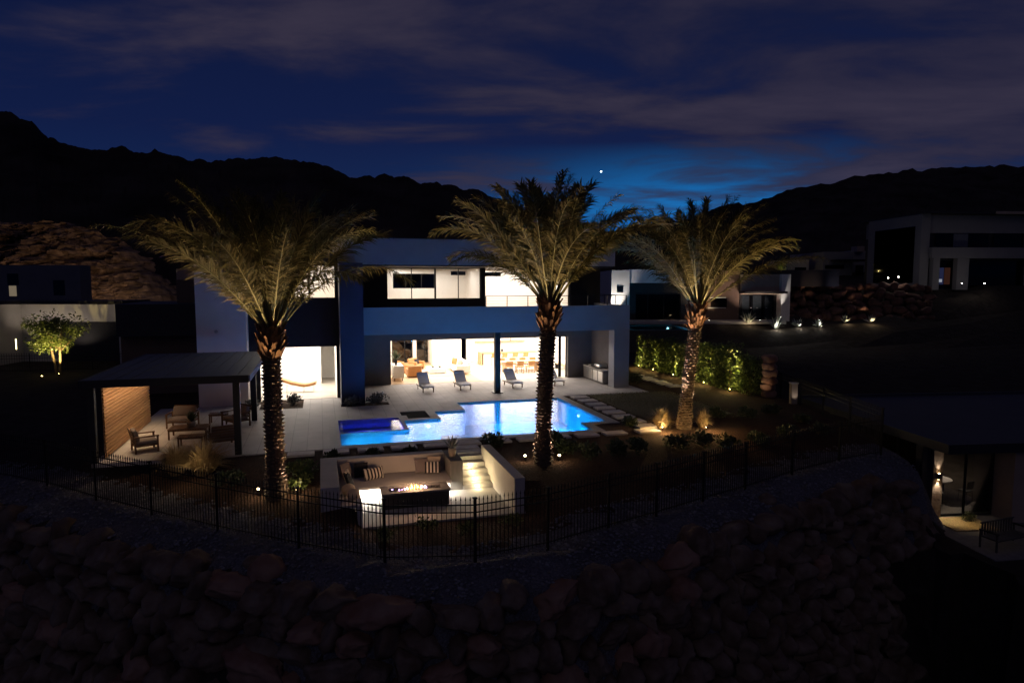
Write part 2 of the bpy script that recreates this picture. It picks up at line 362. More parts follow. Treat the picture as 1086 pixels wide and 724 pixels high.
sun=bpy.data.lights.new('dusk_sun','SUN'); sun.energy=.032; sun.angle=R(30); sun.color=(1,.8,.7)
so=bpy.data.objects.new('dusk_sun',sun); COL.objects.link(so); aim(so,(.25,1,-.55))

# evening planet: a far glowing ball
p_=AT(637.5,182,2000); mb=MB(); mb.rock((0,0,0),(2.5,2.5,2.5),2,0)
tag(mb.build('evening_planet',M['star'],loc=p_,smooth=True),'bright white evening planet low in the sky over the middle palm','planet')

# ------------------------------------------------------------------ ground
FENCE=[(-27,27.6),(-20.13,24.43),(-16.11,22.68),(-13.47,21.16),(-10.96,19.83),(-8.37,18.5),(-5.67,17.27),(-3.2,16.3),(-0.93,16.4),(0.95,17.27),(2.75,18.58),(4.35,19.66),(6.14,21.0),(7.93,22.26),(10.28,24.06),(12.83,25.75),(15.6,27.2)]
FZ=-.6
HEDGE_U=19.6
END=UV(15.6,27.2)
def seg_d(px,py,a,b):
    ax,ay=a; bx,by=b; dx,dy=bx-ax,by-ay; t=max(0,min(1,((px-ax)*dx+(py-ay)*dy)/(dx*dx+dy*dy)))
    qx,qy=ax+t*dx,ay+t*dy; d=math.hypot(px-qx,py-qy); side=dx*(py-ay)-dy*(px-ax)
    return d,side
LOT=FENCE+[(21.0,29.0)] # wall end turns back
def lot_d(x,y):
    best=(1e9,1)
    for a,b in zip(FENCE[:-1],FENCE[1:]):
        d,s=seg_d(x,y,a,b)
        if d<best[0]-1e-9: best=(d,s)
    return best[0] if best[1]>0 else -best[0]
def sm(a,b,x):
    t=max(0,min(1,(x-a)/(b-a))); return t*t*(3-2*t)
def ground_z(x,y):
    u,v=UV(x,y)
    d=lot_d(x,y)
    # land behind the boulder wall
    back=-.04-.56*(1-sm(.3,5,d)) if d>0 else -.6-.35*sm(0,1.5,-d)
    if d<-1.5: back=-.95-max(0,-d-1.5)*2.6
    # right-hand side: falls to the lower neighbour, climbs again far behind
    right=-3.14+sm(26,60,y)*3.0 if u>0 else back
    far=sm(68,76,y)*2.0*sm(-4,6,x)+sm(81,87,y)*4.2*sm(24,30,x)
    far+=sm(95,140,y)*6
    k=max(sm(HEDGE_U+1.2,HEDGE_U+3.4,u),sm(16.1,17.0,x)*(1-sm(38,41,y)))
    z=back*(1-k)+max(min(right,0),-3.14)*k
    low=-9.0
    if u>17.0 or x>16.0: low=-3.14
    z=max(z,low)
    z+=far
    if u<-14: z-=.25*sm(-14,-18,u)
    lw=sm(-3.35,-3.05,u)*(1-sm(1.9,2.6,u))*(1-sm(-22.2,-21.7,v))
    if d>0: z=z*(1-lw)+min(z,-.80)*lw
    if y>30 and u<-12: z=max(z,-.35+far)
    return z
POOL=[(-3.5,-.55,-15.5,-13.35),(-.55,1.2,-15.5,-11.3),(1.2,2.75,-15.5,-9.5),(2.75,7.2,-15.5,-7.4),(7.2,8.5,-14.0,-7.4)]
SPA=[(-3.5,-.7,-13.2,-10.5)]
LOUNGE=[(-4.3,-3.12,-22.0,-18.6),(-3.12,.45,-22.7,-18.6),(.45,1.85,-22.7,-18.35)]
def inr(rects,u,v): return any(a<u<b and c<v<d for a,b,c,d in rects)
def lines(lo,hi,step,extra):
    s=set(round(lo+i*step,3) for i in range(int((hi-lo)/step)+1)); s=[q for q in s if all(abs(q-e)>step*.3 for e in extra)]
    return sorted(s+list(extra))
ue=sorted(set([q for r in POOL+SPA+LOUNGE for q in r[:2]])); ve=sorted(set([q for r in POOL+SPA+LOUNGE for q in r[2:]]))
UL=[-600,-300,-200,-140,-100,-80,-65,-52,-44,-38,-34,-30,-27]+lines(-25,27,.6,ue)+[29,31,34,38,42,48,56,66,80,100,140,200,300,600]
VL=[-300,-120,-70,-50,-42,-38]+lines(-36,6,.6,ve)+[8,10,13,16,20,24,28,32,36,40,44,48,54,62,72,84,100,130,200,320,600]
mb=MB(); idx={}
vs=[]
for j,v in enumerate(VL):
    for i,u in enumerate(UL):
        p=W(u,v); z=ground_z(p.x,p.y)
        if abs(u)<40 and -36<v<6 and lot_d(p.x,p.y)<3: z+=.05*mnoise.noise(Vector((p.x*.7,p.y*.7,0)))
        vs.append((u,v,z))
fs=[];ms=[]
nu=len(UL)
for j in range(len(VL)-1):
    for i in range(nu-1):
        uc,vc=(UL[i]+UL[i+1])/2,(VL[j]+VL[j+1])/2
        if inr(POOL+SPA+LOUNGE,uc,vc): continue
        fs.append((j*nu+i,j*nu+i+1,(j+1)*nu+i+1,(j+1)*nu+i)); p=W(uc,vc); d=lot_d(p.x,p.y)
        ms.append(1 if -2.2<d<1.2 and uc<HEDGE_U else (0 if d>0 and -13<uc<HEDGE_U+1.5 and vc<6 else 2))
mb.v=vs; mb.f=fs; mb.m=ms
tag(mb.build('ground',[M['soil'],M['gravel'],M['dirt']],loc=W(0,0),rotz=YAW),kind='structure')

# hills -------------------------------------------------------------
def ridge(px,table):
    for (a,b),(c,d) in zip(table[:-1],table[1:]):
        if a<=px<=c: return b+(d-b)*(px-a)/(c-a)
    return table[0][1] if px<table[0][0] else table[-1][1]
def hill(name,table,px0,px1,step,y0,y1,rough,seed,zbase=0):
    mb=MB(); n=0; cols=[]; NR=22
    px=px0
    while px<=px1:
        top=AT(px,ridge(px,table),y1); h=top.z-zbase; col=[]
        for k in range(NR+6):
            t=k/NR; Y=y0+(y1-y0)*t; tt=min(t,1); z=zbase+h*(tt**.9)*1.0
            if t>1: z=zbase+h*(1-(t-1)*1.6)
            X=(px-543)/FPX*Y
            q=Vector((X,Y,z)); nz=mnoise.fractal(q*.035+Vector((seed,0,0)),1.0,2.1,6)
            z+=rough*nz*(0.25+tt*.75)
            q2=mnoise.fractal(Vector((X*.16,Y*.16,seed)),.9,2.2,4)*rough*.62
            z+=abs(q2)*1.2
            col.append((X,Y,z-2))
        cols.append(col); px+=step
    for c in cols: mb.v.extend(c)
    K=NR+6
    for i in range(len(cols)-1):
        for k in range(K-1): mb.f.append([i*K+k,(i+1)*K+k,(i+1)*K+k+1,i*K+k+1]); mb.m.append(0)
    tag(mb.build(name,M['hill']),kind='structure')
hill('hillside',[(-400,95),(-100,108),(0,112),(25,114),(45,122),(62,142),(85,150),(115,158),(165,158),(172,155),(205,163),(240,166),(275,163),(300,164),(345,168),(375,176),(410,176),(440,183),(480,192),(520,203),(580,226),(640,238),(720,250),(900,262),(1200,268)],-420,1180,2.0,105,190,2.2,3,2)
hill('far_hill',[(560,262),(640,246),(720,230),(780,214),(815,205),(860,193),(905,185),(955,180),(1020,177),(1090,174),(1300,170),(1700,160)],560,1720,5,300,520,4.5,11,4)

# ------------------------------------------------------------------ terrace, pool
def cells(rects,cut=()):
    us=sorted(set([q for r in list(rects)+list(cut) for q in r[:2]])); vs=sorted(set([q for r in list(rects)+list(cut) for q in r[2:]]))
    C=set()
    for i in range(len(us)-1):
        for j in range(len(vs)-1):
            uc,vc=(us[i]+us[i+1])/2,(vs[j]+vs[j+1])/2
            if inr(rects,uc,vc) and not inr(cut,uc,vc): C.add((i,j))
    return us,vs,C
def slab(mb,rects,cut,z1,z0):
    us,vs,C=cells(rects,cut)
    for (i,j) in C:
        a,b,c,d=us[i],us[i+1],vs[j],vs[j+1]
        mb.quad((a,c,z1),(b,c,z1),(b,d,z1),(a,d,z1))
        for (di,dj,p,q) in ((-1,0,(a,d),(a,c)),(1,0,(b,c),(b,d)),(0,-1,(a,c),(b,c)),(0,1,(b,d),(a,d))):
            if (i+di,j+dj) not in C: mb.quad((*p,z0),(*q,z0),(*q,z1),(*p,z1))
    return mb
def basin(mb,rects,z1,z0):
    us,vs,C=cells(rects)
    for (i,j) in C:
        a,b,c,d=us[i],us[i+1],vs[j],vs[j+1]
        mb.quad((a,c,z0),(b,c,z0),(b,d,z0),(a,d,z0))
        for (di,dj,p,q) in ((-1,0,(a,d),(a,c)),(1,0,(b,c),(b,d)),(0,-1,(a,c),(b,c)),(0,1,(b,d),(a,d))):
            if (i+di,j+dj) not in C:
                mb.quad((*q,z0),(*p,z0),(*p,z1),(*q,z1))
    return mb
def grow(rects,g): return [(a-g,b+g,c-g,d+g) for a,b,c,d in rects]
BED=[(-7.3,-5.15,-6.7,-4.02),(-3.25,-.75,-6.95,-6.0)]
MAT=[(-.5,.88,-10.85,-9.1)]
CO=.42
TR=[(-12.1,-7.0,-15.85,-5.0),(-7.0,-3.5,-15.9,-3.95),(-3.5,9.0,-15.92,-.0),(9.0,14.4,-6.9,-.0)]
COPCUT=[(7.65,9.2,-16.2,-14.42)]
mb=slab(MB(),TR,grow(POOL+SPA,CO)+BED+MAT+COPCUT,0,-.14)
tag(mb.build('terrace',M['terrace'],loc=W(0,0),rotz=YAW),kind='structure')
pl=HE('swimming_pool','lit blue stepped swimming pool in the terrace in front of the house','pool',2.5,-12)
def loc(rects,cu,cv): return [(a-cu,b-cu,c-cv,d-cv) for a,b,c,d in rects]
P0=loc(POOL,2.5,-12)
mb=slab(MB(),grow(P0+loc(SPA,2.5,-12),CO),P0+loc(grow(SPA,.15)+COPCUT,2.5,-12),.004,-.14); mb.build('coping',M['coping'],pl)
mb=MB(); mb.box(7.62-2.5,8.5-2.5,-14.42+12,-14.0+12,-.14,.002); mb.box(7.2-2.5,7.6-2.5,-15.92+12,-14.0+12,-.14,.003); mb.build('coping',M['coping'],pl)
basin(MB(),P0,-.0,-1.25).build('basin',M['pool_plaster'],pl)

def flat(rects,z):
    mb=MB()
    for a,b,c,d in rects: mb.quad((a,c,z),(b,c,z),(b,d,z),(a,d,z))
    return mb
tag(flat(POOL,-.075).build('pool_water',M['water'],loc=W(0,0),rotz=YAW),kind='structure')
sp=HE('spa_tub','square spa tub glowing deep blue beside the left end of the pool','spa',-2.1,-11.85)
S0=loc(SPA,-2.1,-11.85)
slab(MB(),grow(S0,.15),S0,.012,-.2).build('rim',M['coping'],sp)
mb=MB(); basin(mb,S0,0,-.95)
mb.box(-1.38,-.95,-1.33,1.33,-.94,-.42); mb.box(.95,1.38,-1.33,1.33,-.94,-.42); mb.box(-.95,.95,.85,1.33,-.94,-.421)
mb.build('basin',M['spa_plaster'],sp)
tag(flat(SPA,-.05).build('spa_water',M['spa_water'],loc=W(0,0),rotz=YAW),kind='structure')
M['grate']=pbr('dark_grate_metal',(.02,.02,.022),.9,var=.1,spec=.08)
# square dark fire bowl slab in the deck
t=HE('dark_deck_grate','square dark slatted grate set flush in the terrace behind the spa','grate',.19,-9.98,-.1)
mb=MB(); mb.box(-.68,.68,-.86,.86,-.02,.03); mb.build('tray',M['grate'],t)
mb=MB()
for k in range(14): mb.box(-.66,.66,-.84+k*.12,-.76+k*.12,.03,.085)
mb.build('slats',M['grate'],t)
# underwater lamps (with their lens discs)
BLUE=(.0,.33,1.0)
def pool_lamp(parent,cu,cv,u,v,z,d,power,col,lens,r=.09):
    mb=MB(); n=10; dv=Vector(d).normalized(); q=dv.to_track_quat('Z','Y').to_matrix()
    ring=[q@Vector((r*math.cos(2*math.pi*k/n),r*math.sin(2*math.pi*k/n),.02))+Vector((u-cu,v-cv,z)) for k in range(n)]
    mb.quad(*ring); mb.build('pool_light',M[lens],parent)
    w=W(u,v,z); dw=Vector((dv.x*CY-dv.y*SY,dv.x*SY+dv.y*CY,dv.z))
    lamp('AREA',w+dw*.06,power,col,dw,.22,sy=.22)
pool_lamp(pl,2.5,-12,5.8,-7.43,-.42,(0,-1,-.3),330,BLUE,'pool_lens',.09)
pool_lamp(pl,2.5,-12,.6,-11.34,-.32,(0,-1,-.3),120,BLUE,'pool_lens',.07)
pool_lamp(pl,2.5,-12,8.46,-10.6,-.4,(-1,0,-.3),130,BLUE,'pool_lens',.07)
pool_lamp(pl,2.5,-12,3.6,-15.46,-.5,(0,1,-1.0),330,BLUE,'pool_lens',.07)
pool_lamp(pl,2.5,-12,6.3,-15.46,-.5,(0,1,-1.0),330,BLUE,'pool_lens',.07)
pool_lamp(pl,2.5,-12,.4,-15.46,-.5,(0,1,-1.0),200,BLUE,'pool_lens',.07)
pool_lamp(pl,2.5,-12,-3.46,-14.4,-.4,(1,0,-.1),45,(.03,.5,1),'pool_lens',.1)
pool_lamp(sp,-2.1,-11.85,-2.1,-11.02,-.6,(0,-1,.1),60,(.015,.02,1),'spa_lens',.1)
pool_lamp(sp,-2.1,-11.85,-2.1,-13.16,-.6,(0,1,.1),25,(.015,.02,1),'spa_lens',.1)

# lawn and its blades
tag(slab(MB(),[(10.45,15.2,-14.2,-7.2)],[],.02,-.1).build('lawn',M['lawn'],loc=W(0,0),rotz=YAW),kind='structure')
mb=MB()
for k in range(9000):
    u=rnd.uniform(10.3,15.6); v=rnd.uniform(-14.9,-7.0)
    if rnd.random()>.35+.9*(mnoise.noise(Vector((u*.5,v*.5,3)))+.5): continue
    a=rnd.uniform(0,6.28); h=rnd.uniform(.035,.09); d=Vector((math.cos(a)*.03,math.sin(a)*.03,0)); p=Vector((u,v,.015))
    mb.quad(p-d*.4,p+d*.4,p+Vector((rnd.uniform(-.03,.03),rnd.uniform(-.03,.03),h)))
tag(mb.build('turf_grass',M['grass_blade'],loc=W(0,0),rotz=YAW),'short sparse turf grass on the lawn patch right of the pool','grass',kind='stuff')

# stepping stones: each a slab of its own
def stone(u,v,su,sv,label,group):
    mb=MB(); j=lambda:rnd.uniform(-.02,.02)
    mb.rbox((0,0,0),(su+j(),sv+j(),.09),r=.012,seg=1)
    p=W(u,v); z=max(ground_z(p.x,p.y)+.05,-.0)
    return tag(mb.build('stepping_stone',M['stone_slab'],loc=(p.x,p.y,z),rotz=YAW+rnd.uniform(-.015,.015)),label,'stepping stone',group)
u=-5.0
while u<9.0:
    stone(u,-16.45,.98,.55,'pale rectangular stepping stone in the straight row along the near pool edge','stepping stones along the near pool edge'); u+=1.28
for k in range(8):
    stone(9.72,-7.65-k*1.13,.95,.72,'pale square stepping stone in the straight row between pool coping and turf','stepping stones between pool and turf')
stone(9.35,-16.45,1.0,.6,'stepping stone at the corner where the two poolside rows meet','stepping stones along the near pool edge')
for k,(w_) in enumerate(('upper','lower')):
    stone(1.1,-17.2-k*.66,1.1,.5,f'wide stepping slab, {w_} one of two leading down to the lit lounge steps','slabs above the lounge steps')
for k in range(6): stone(16.8+(k%2)*.12,-.6-k*.95,.85,.6,'pale stepping stone in the side path between house and hedge','stepping stones beside the hedge')

# ------------------------------------------------------------------ main house (house frame, origin at W(0,0))
H=E('modern_house','two storey white and charcoal modern house with glowing windows behind the pool','house',W(0,0),YAW)
def hb(name,mat,*boxes,bevel=.0):
    for b in boxes: o=MB().box(*b).build(name,M[mat],H,bevel=bevel)
    return o
hb('ground_floor_wall','grey_stucco',(-2.0,0,0,.3,-.1,3.55),(0,11.9,0,.3,2.82,3.55),(11.9,13.6,0,.3,-.1,3.55))
hb('side_wall','grey_stucco',(13.6,13.9,-4.18,9,-.1,3.55))
hb('end_pier','stucco',(13.0,14.0,-5.0,-4.2,-.1,3.55))
hb('balcony_band','stucco',(-1.995,14.0,-5.0,-4.75,3.551,5.05),(13.75,14.0,-4.75,.3,3.551,5.05))
hb('balcony_floor','grey_stucco',(-1.995,13.75,-4.748,.28,3.56,4.45))
c=hb('column','black_metal',(5.52,5.84,-4.95,-4.63,.03,3.549)); 
mb=MB(); mb.box(5.4,5.96,-5.07,-4.51,.0,.05); mb.build('base_plate',M['black_metal'],c)
# upper floor
hb('upper_wall','charcoal',(-2.0,6.1,0,.28,4.45,5.37),(-2.0,-.15,0,.28,5.37,7.37),(5.86,6.1,-.02,.28,5.37,7.37),(12.0,14.2,0,.28,4.45,7.37),(13.92,14.2,.28,9,4.45,7.37))
rf=hb('roof','roof_stucco',(-3.2,13.9,-3.0,9.5,7.45,8.95)); hb('soffit','charcoal',(-3.0,13.75,-2.9,9.3,7.372,7.449))
mb=MB(); mb.box(-3.24,13.94,-3.04,-2.75,8.952,9.0); mb.build('coping',M['charcoal'],rf)
def window(x0,x1,v,z0,z1,mull,fr=.05,dep=.08,glass='glass',thick=()):
    """framed window in a v = const plane; panes are sub-parts"""
    mb=MB(); y0,y1=v-dep/2,v+dep/2
    mb.box(x0,x1,y0,y1,z0,z0+fr); mb.box(x0,x1,y0,y1,z1-fr,z1); xs=[x0]+list(mull)+[x1]
    for i,x in enumerate(xs):
        w=fr if x not in thick else fr*2.2
        a,b=(x,x+fr) if i==0 else ((x-fr,x) if i==len(xs)-1 else (x-w/2,x+w/2)); mb.box(a,b,y0-.002,y1+.002,z0+.001,z1-.001)
    o=mb.build('window',M['black_metal'],H)
    for a,b in zip(xs[:-1],xs[1:]):
        g=MB(); g.quad((a+.02,v,z0+.02),(b-.02,v,z0+.02),(b-.02,v,z1-.02),(a+.02,v,z1-.02)); g.build('pane',M[glass],o)
    return o
window(-.15,5.86,.14,5.37,7.37,(1.4,2.9,4.4),thick=(2.9,))
# living room shell and upstairs rooms
hb('interior_wall','int_white',(-.2,-.05,.3,11.6,0,2.95),(13.2,13.5,.3,11.6,.0,2.95),(1.1,1.25,11.3,11.55,0,2.95),(2.9,3.2,11.3,11.55,0,2.95),(4.3,6.2,9.0,9.2,0,2.95),(6.2,6.4,9.0,11.6,0,2.95),(7.3,13.2,11.3,11.55,0,2.95),(1.25,2.9,11.3,11.55,2.6,2.95),(3.2,4.3,11.3,11.55,2.6,2.95),(4.15,4.3,9.0,11.55,0,2.95))
hb('interior_ceiling','int_white',(-.2,13.5,.31,11.6,2.96,3.1))
f=hb('interior_floor','oak_floor',(-.2,6.0,.0,11.6,-.1,.012)); hb('interior_floor','int_floor',(6.0,13.58,.0,11.6,-.1,.013))
hb('upper_interior_wall','int_white',(-.5,-.3,.3,5.2,4.5,7.36),(6.0,6.08,.3,5.0,4.5,7.36),(12.0,12.2,.3,6.6,4.5,7.36),(-.3,.75,5.0,5.2,4.5,7.36),(.75,3.7,5.0,5.2,4.5,6.02),(.75,3.7,5.0,5.2,7.05,7.36),(3.7,6.0,5.0,5.2,4.5,7.36),(6.08,12.0,6.4,6.6,4.5,7.36))
hb('upper_interior_floor','oak_floor',(-.5,12.2,.281,6.6,4.45,4.5))
o=window(.75,3.7,5.1,6.02,7.05,(1.65,2.75),glass='dark_glass')
hb('transom_window','dark_glass',(4.85,5.9,4.96,4.995,6.95,7.22)); hb('transom_window','dark_glass',(6.5,8.9,6.36,6.395,6.9,7.2))
# sliding door stiles of the balcony room and of the wide garden opening
for x in (6.12,11.93): MB().box(x,x+.06,.08,.2,4.46,7.36).build('door_frame',M['black_metal'],H)
fr=MB(); fr.box(0,11.9,.3,.36,2.76,2.819); fr.box(-.04,.05,.3,.36,.014,2.76); fr.box(11.83,11.9,.3,.36,.014,2.76)
fr.build('door_frame',M['black_metal'],H)
mb=MB()
for k in range(3): mb.box(11.35+k*.09,11.42+k*.09,.38+k*.07,.43+k*.07,.02,2.76)
o=mb.build('sliding_door',M['black_metal'],H)
# rear glazing of the living room
for a,b in ((1.25,2.9),(3.2,4.3)): window(a,b,11.42,.05,2.6,(a+(b-a)*.62,),glass='glass',fr=.06)
RR=E('rear_rockery','floodlit rock bank behind the house seen through the rear glazing','rockery',W(2.8,15.5,0),YAW)
mb=MB()
for k in range(34): mb.rock((rnd.uniform(-3,3),rnd.uniform(-.6,.9)+.3*(k//9),.3+.62*(k//9)+rnd.uniform(-.1,.1)),(rnd.uniform(.4,.7),.45,.4),2,.4,k,rnd.uniform(0,3),1.2,.15)
mb.build('rocks',M['boulder'],RR,smooth=True); lamp('POINT',W(2.8,13.2,2.6),90,WARM,size=.2)
# balcony railing
mb=MB(); top=5.64
for (a,b) in (((4.95,-4.86),(13.86,-4.86)),((13.86,-4.86),(13.86,.1))):
    for z,r in ((top,.022),(5.5,.006),(5.36,.006),(5.22,.006)): mb.tube([(a[0],a[1],z),(b[0],b[1],z)],r,6)
rl=mb.build('balcony_railing',M['black_metal'],H)
for k in range(8):
    mb=MB(); mb.box(5.0+k*1.262-.02,5.0+k*1.262+.02,-4.88,-4.84,5.03,top); mb.build('railing_post',M['black_metal'],rl)
for v in (-3.2,-1.5,0):
    mb=MB(); mb.box(13.84,13.88,v-.02,v+.02,5.03,top); mb.build('railing_post',M['black_metal'],rl)
# left blocks: navy pier, charcoal block over the garden room, pale tower, low wings
hb('navy_pier','navy',(-3.2,-2.0,-6.5,.3,-.1,7.44))
hb('charcoal_block','charcoal',(-7.9,-3.2,-4.0,-3.7,2.9,5.55),(-7.9,-7.38,-4.0,-3.7,-.1,2.9),(-3.36,-3.2,-4.0,-3.7,-.1,2.9),(-7.9,-3.2,-4.0,-3.7,7.38,8.0),(-7.9,-7.7,-4.0,-3.7,5.55,7.38),(-3.34,-3.2,-4.0,-3.7,5.55,7.38),(-7.9,-3.2,-3.7,3.0,7.7,8.0))
window(-7.7,-3.34,-3.85,5.55,7.38,(-6.2,-4.75,-4.7))
hb('garden_room_wall','int_white',(-7.6,-7.45,-3.69,4.6,0,2.95),(-3.35,-3.21,-3.69,4.6,0,2.95),(-7.45,-4.35,1.6,1.8,0,2.95),(-4.35,-4.2,1.6,4.6,0,2.95),(-4.2,-3.35,4.4,4.6,0,2.95))
hb('garden_room_ceiling','int_white',(-7.6,-3.21,-3.69,4.6,2.96,3.1)); hb('garden_room_floor','int_floor',(-7.4,-3.35,-4.02,4.6,-.1,.014))
hb('bedroom_wall','int_white',(-7.88,-7.72,-3.69,2.6,4.9,7.69),(-3.33,-3.22,-3.69,2.6,4.9,7.69),(-7.7,-3.33,2.5,2.6,4.9,7.69)); hb('bedroom_floor','oak_floor',(-7.88,-3.22,-3.69,2.6,4.8,4.89))
tw=hb('tower','stucco_lilac',(-10.3,-7.9,-5.0,3.0,-.1,7.47)); hb('tower_parapet','roof_stucco',(-10.3,-7.905,-4.6,3.0,7.472,8.0))
fx=MB(); fx.lathe([(.09,0),(.09,.05),(.05,.09)],12); o=fx.build('wall_lamp',M['steel'],tw); o.location=(-9.35,-5.07,3.9); o.rotation_euler[0]=R(90)
hb('low_wing','brown',(-15.2,-10.31,.6,7,-.3,3.38)); hb('wing_parapet','charcoal',(-15.2,-10.31,-.2,7,3.382,5.2)); hb('stair_block','tan',(-12.6,-10.31,3.0,8.0,5.202,7.25))
hb('stair_recess','brown',(-12.62,-11.6,2.94,2.99,5.202,6.6))
# unseen soffit spots added to brighten the loungers, then the room ceiling lights
for u in (2.1,4.4,7.5,10.2,12.2): lamp('SPOT',W(u,-4.3,3.5),85,(1,.9,.84),(0,0,-1),.06,95,.9)
for (u,v,w,d,z,p) in ((3.2,5.5,5,8,2.93,740),(9.8,5.5,6,9,2.93,1200)): lamp('AREA',W(u,v,z),p,NEUT,(0,0,-1),w,sy=d)
lamp('AREA',W(-5.4,-1.2,2.93),300,NEUT,(0,0,-1),3.6,sy=4.4)
lamp('AREA',W(2.8,2.6,7.3),220,NEUT,(0,0,-1),5,sy=3.6); lamp('AREA',W(9,3.4,7.3),400,NEUT,(0,0,-1),5,sy=5); lamp('AREA',W(-5.5,-.8,7.6),260,(1,.92,.82),(0,0,-1),3.6,sy=5)

# ------------------------------------------------------------------ palms
def palm(name,label,base,lean,th,seed,nf=58,LF=5.0,twist=0,r0=.27):
    rg=random.Random(seed); t=E(name,label,'palm tree',base)
    # trunk with rings of stubby leaf scars
    mb=MB(); pts=[];rs=[]
    for k in range(15):
        s=k/14; pts.append((lean[0]*s+.06*math.sin(s*3+seed)*s,lean[1]*s,th*s)); rs.append(r0*(1.25-.3*min(1,s*5))if s<.2 else r0*.95)
    mb.tube(pts,rs,18)
    def axis(s):
        f=s*14; i=min(13,int(f)); a=f-i; return Vector(pts[i]).lerp(Vector(pts[i+1]),a),rs[i]*(1-a)+rs[i+1]*a
    z=.1; row=0
    while z<th-.75:
        c,r=axis(z/th); n=11
        for k in range(n):
            if rg.random()<.10: continue
            th0=2*math.pi*(k+.5*(row%2))/n+rg.uniform(-.12,.12); out=Vector((math.cos(th0),math.sin(th0),0)); tg=Vector((-out.y,out.x,0))
            w=r*rg.uniform(.2,.3); h=rg.uniform(.04,.085); ln=rg.uniform(.03,.10)
            a=c+out*(r-.01)-tg*w; b=c+out*(r-.01)+tg*w; e=c+out*(r+ln)+tg*w*.45+Vector((0,0,h)); d=c+out*(r+ln)-tg*w*.45+Vector((0,0,h)); tp=c+out*(r-.02)+Vector((0,0,h+.03))
            mb.quad(a,b,e,d); mb.quad(d,e,tp+tg*w,tp-tg*w); mb.quad(a,d,tp-tg*w); mb.quad(b,tp+tg*w,e)
        z+=.118; row+=1
    mb.build('trunk',M['trunk'],t)
    # ragged fibre boots under the crown
    mb=MB()
    for k in range(150):
        s=rg.uniform(0,1); z=th-1.0+s*1.1; c,r=axis(min(1,z/th)); rr=r*(1.02+.42*math.sin(min(1,s*1.15)*2.6)); a=rg.uniform(0,6.283)
        out=Vector((math.cos(a),math.sin(a),0)); tg=Vector((-out.y,out.x,0)); w=rg.uniform(.05,.085); h=rg.uniform(.16,.42); o=rg.uniform(.0,.22)
        p=c+out*(rr-.03)
        if z>th: p.z=z
        q=p+Vector((0,0,h))+out*o
        mb.quad(p-tg*w,p+tg*w,q+tg*w*.6,q-tg*w*.6); mb.quad(p-tg*w-out*.05,p-tg*w,q-tg*w*.6,q-tg*w*.6-out*.05); mb.quad(p+tg*w,p+tg*w-out*.05,q+tg*w*.6-out*.05,q+tg*w*.6)
    mb.tube([axis(1-.9/th)[0],axis(1)[0],Vector(pts[-1])+Vector((0,0,.45))],[r0*1.0,r0*1.28,r0*.85],14)
    mb.build('boot_fibre',M['boot'],t)
    # fronds: bare petiole, then two ranks of leaflets, tip arching over
    lf=MB(); pt=MB(); top=Vector(pts[-1])+Vector((0,0,.15))
    for k in range(nf):
        s=(k+.5)/nf                       # 0 = youngest (upright) ... 1 = lowest
        a=k*2.39996+twist+rg.uniform(-.35,.35)
        el=R(89-45*s**.95+rg.uniform(-8,8)); Lf=LF*(.70+.40*s**.6)*rg.uniform(.86,1.08)
        side=Vector((-math.sin(a),math.cos(a),0)); rad=Vector((math.cos(a),math.sin(a),0))
        p=top+rad*(.08+.17*s)+Vector((0,0,.25-.35*s)); n=26; P=[p.copy()]; D=[]
        droop=R(rg.uniform(32,78))*(.30+.85*s); roll=rg.uniform(-.9,.9); pw=rg.uniform(1.9,2.9)
        swing=rg.uniform(-.28,.28)
        for i in range(n):
            q=(i+1)/n; e=el-droop*q**pw; d=(rad*math.cos(e)+Vector((0,0,math.sin(e)))+side*swing*q*q).normalized(); D.append(d); p=p+d*(Lf/n); P.append(p.copy())
        rr=[.026*(1-.9*(i/n))+.003 for i in range(n+1)]
        for i in range(4): rr[i]*=1.35
        pt.tube(P,rr,5)
        m=100; tired=rg.random()<.3
        for j in range(m):
            q=.17+.83*(j+.5)/m; f=q*n; i=min(n-1,int(f)); c=P[i].lerp(P[i+1],f-i); d=D[i]; sd0=(side-d*side.dot(d)).normalized(); nrm=sd0.cross(d).normalized()
            if nrm.z<0: nrm=-nrm
            sdr=sd0*math.cos(roll)+nrm*math.sin(roll); nr=nrm*math.cos(roll)-sd0*math.sin(roll)
            ll=.80*min(1,.25+(q-.17)*3.4)*(1-.55*max(0,(q-.45)/.55)**1.4)*rg.uniform(.6,1.15)
            fw=.80+.25*q
            for sg in (-1,1):
                if rg.random()<.05: continue
                lift=rg.choice((-.35,.15,.6))+rg.uniform(-.28,.28)
                ld=(d*(fw+rg.uniform(-.15,.2))+sdr*sg*(.95-.45*q)+nr*lift*.75+Vector((0,0,-.12*s))).normalized()
                wv=ld.cross(nr)
                wv=wv.normalized()*.0205 if wv.length>1e-3 else side*.0205
                mid=c+ld*ll*.55; tip=mid+(ld+Vector((0,0,-.42-(.4 if tired else 0)))+Vector((rg.uniform(-.22,.22),rg.uniform(-.22,.22),rg.uniform(-.12,.12)))).normalized()*ll*.45
                b=len(lf.v); lf.v.extend([tuple(c-wv*.6),tuple(c+wv*.6),tuple(mid+wv),tuple(mid-wv),tuple(tip)])
                lf.f.append([b,b+1,b+2,b+3]); lf.f.append([b+3,b+2,b+4]); lf.m+=[0,0]
    cr=lf.build('crown',M['frond'],t); pt.build('petioles',M['rachis'],cr,smooth=True)
    return t
def gp(u,v): p=W(u,v); return Vector((p.x,p.y,ground_z(p.x,p.y)-.02))
PL=gp(-5.65,-20.33); PM=gp(3.35,-20.05); PR=gp(11.26,-16.2)
palm('palm_tree','date palm nearest the slatted pergola, leftmost of the three uplit palms',PL,(.0,.05),5.3,3,56,4.75,.4)
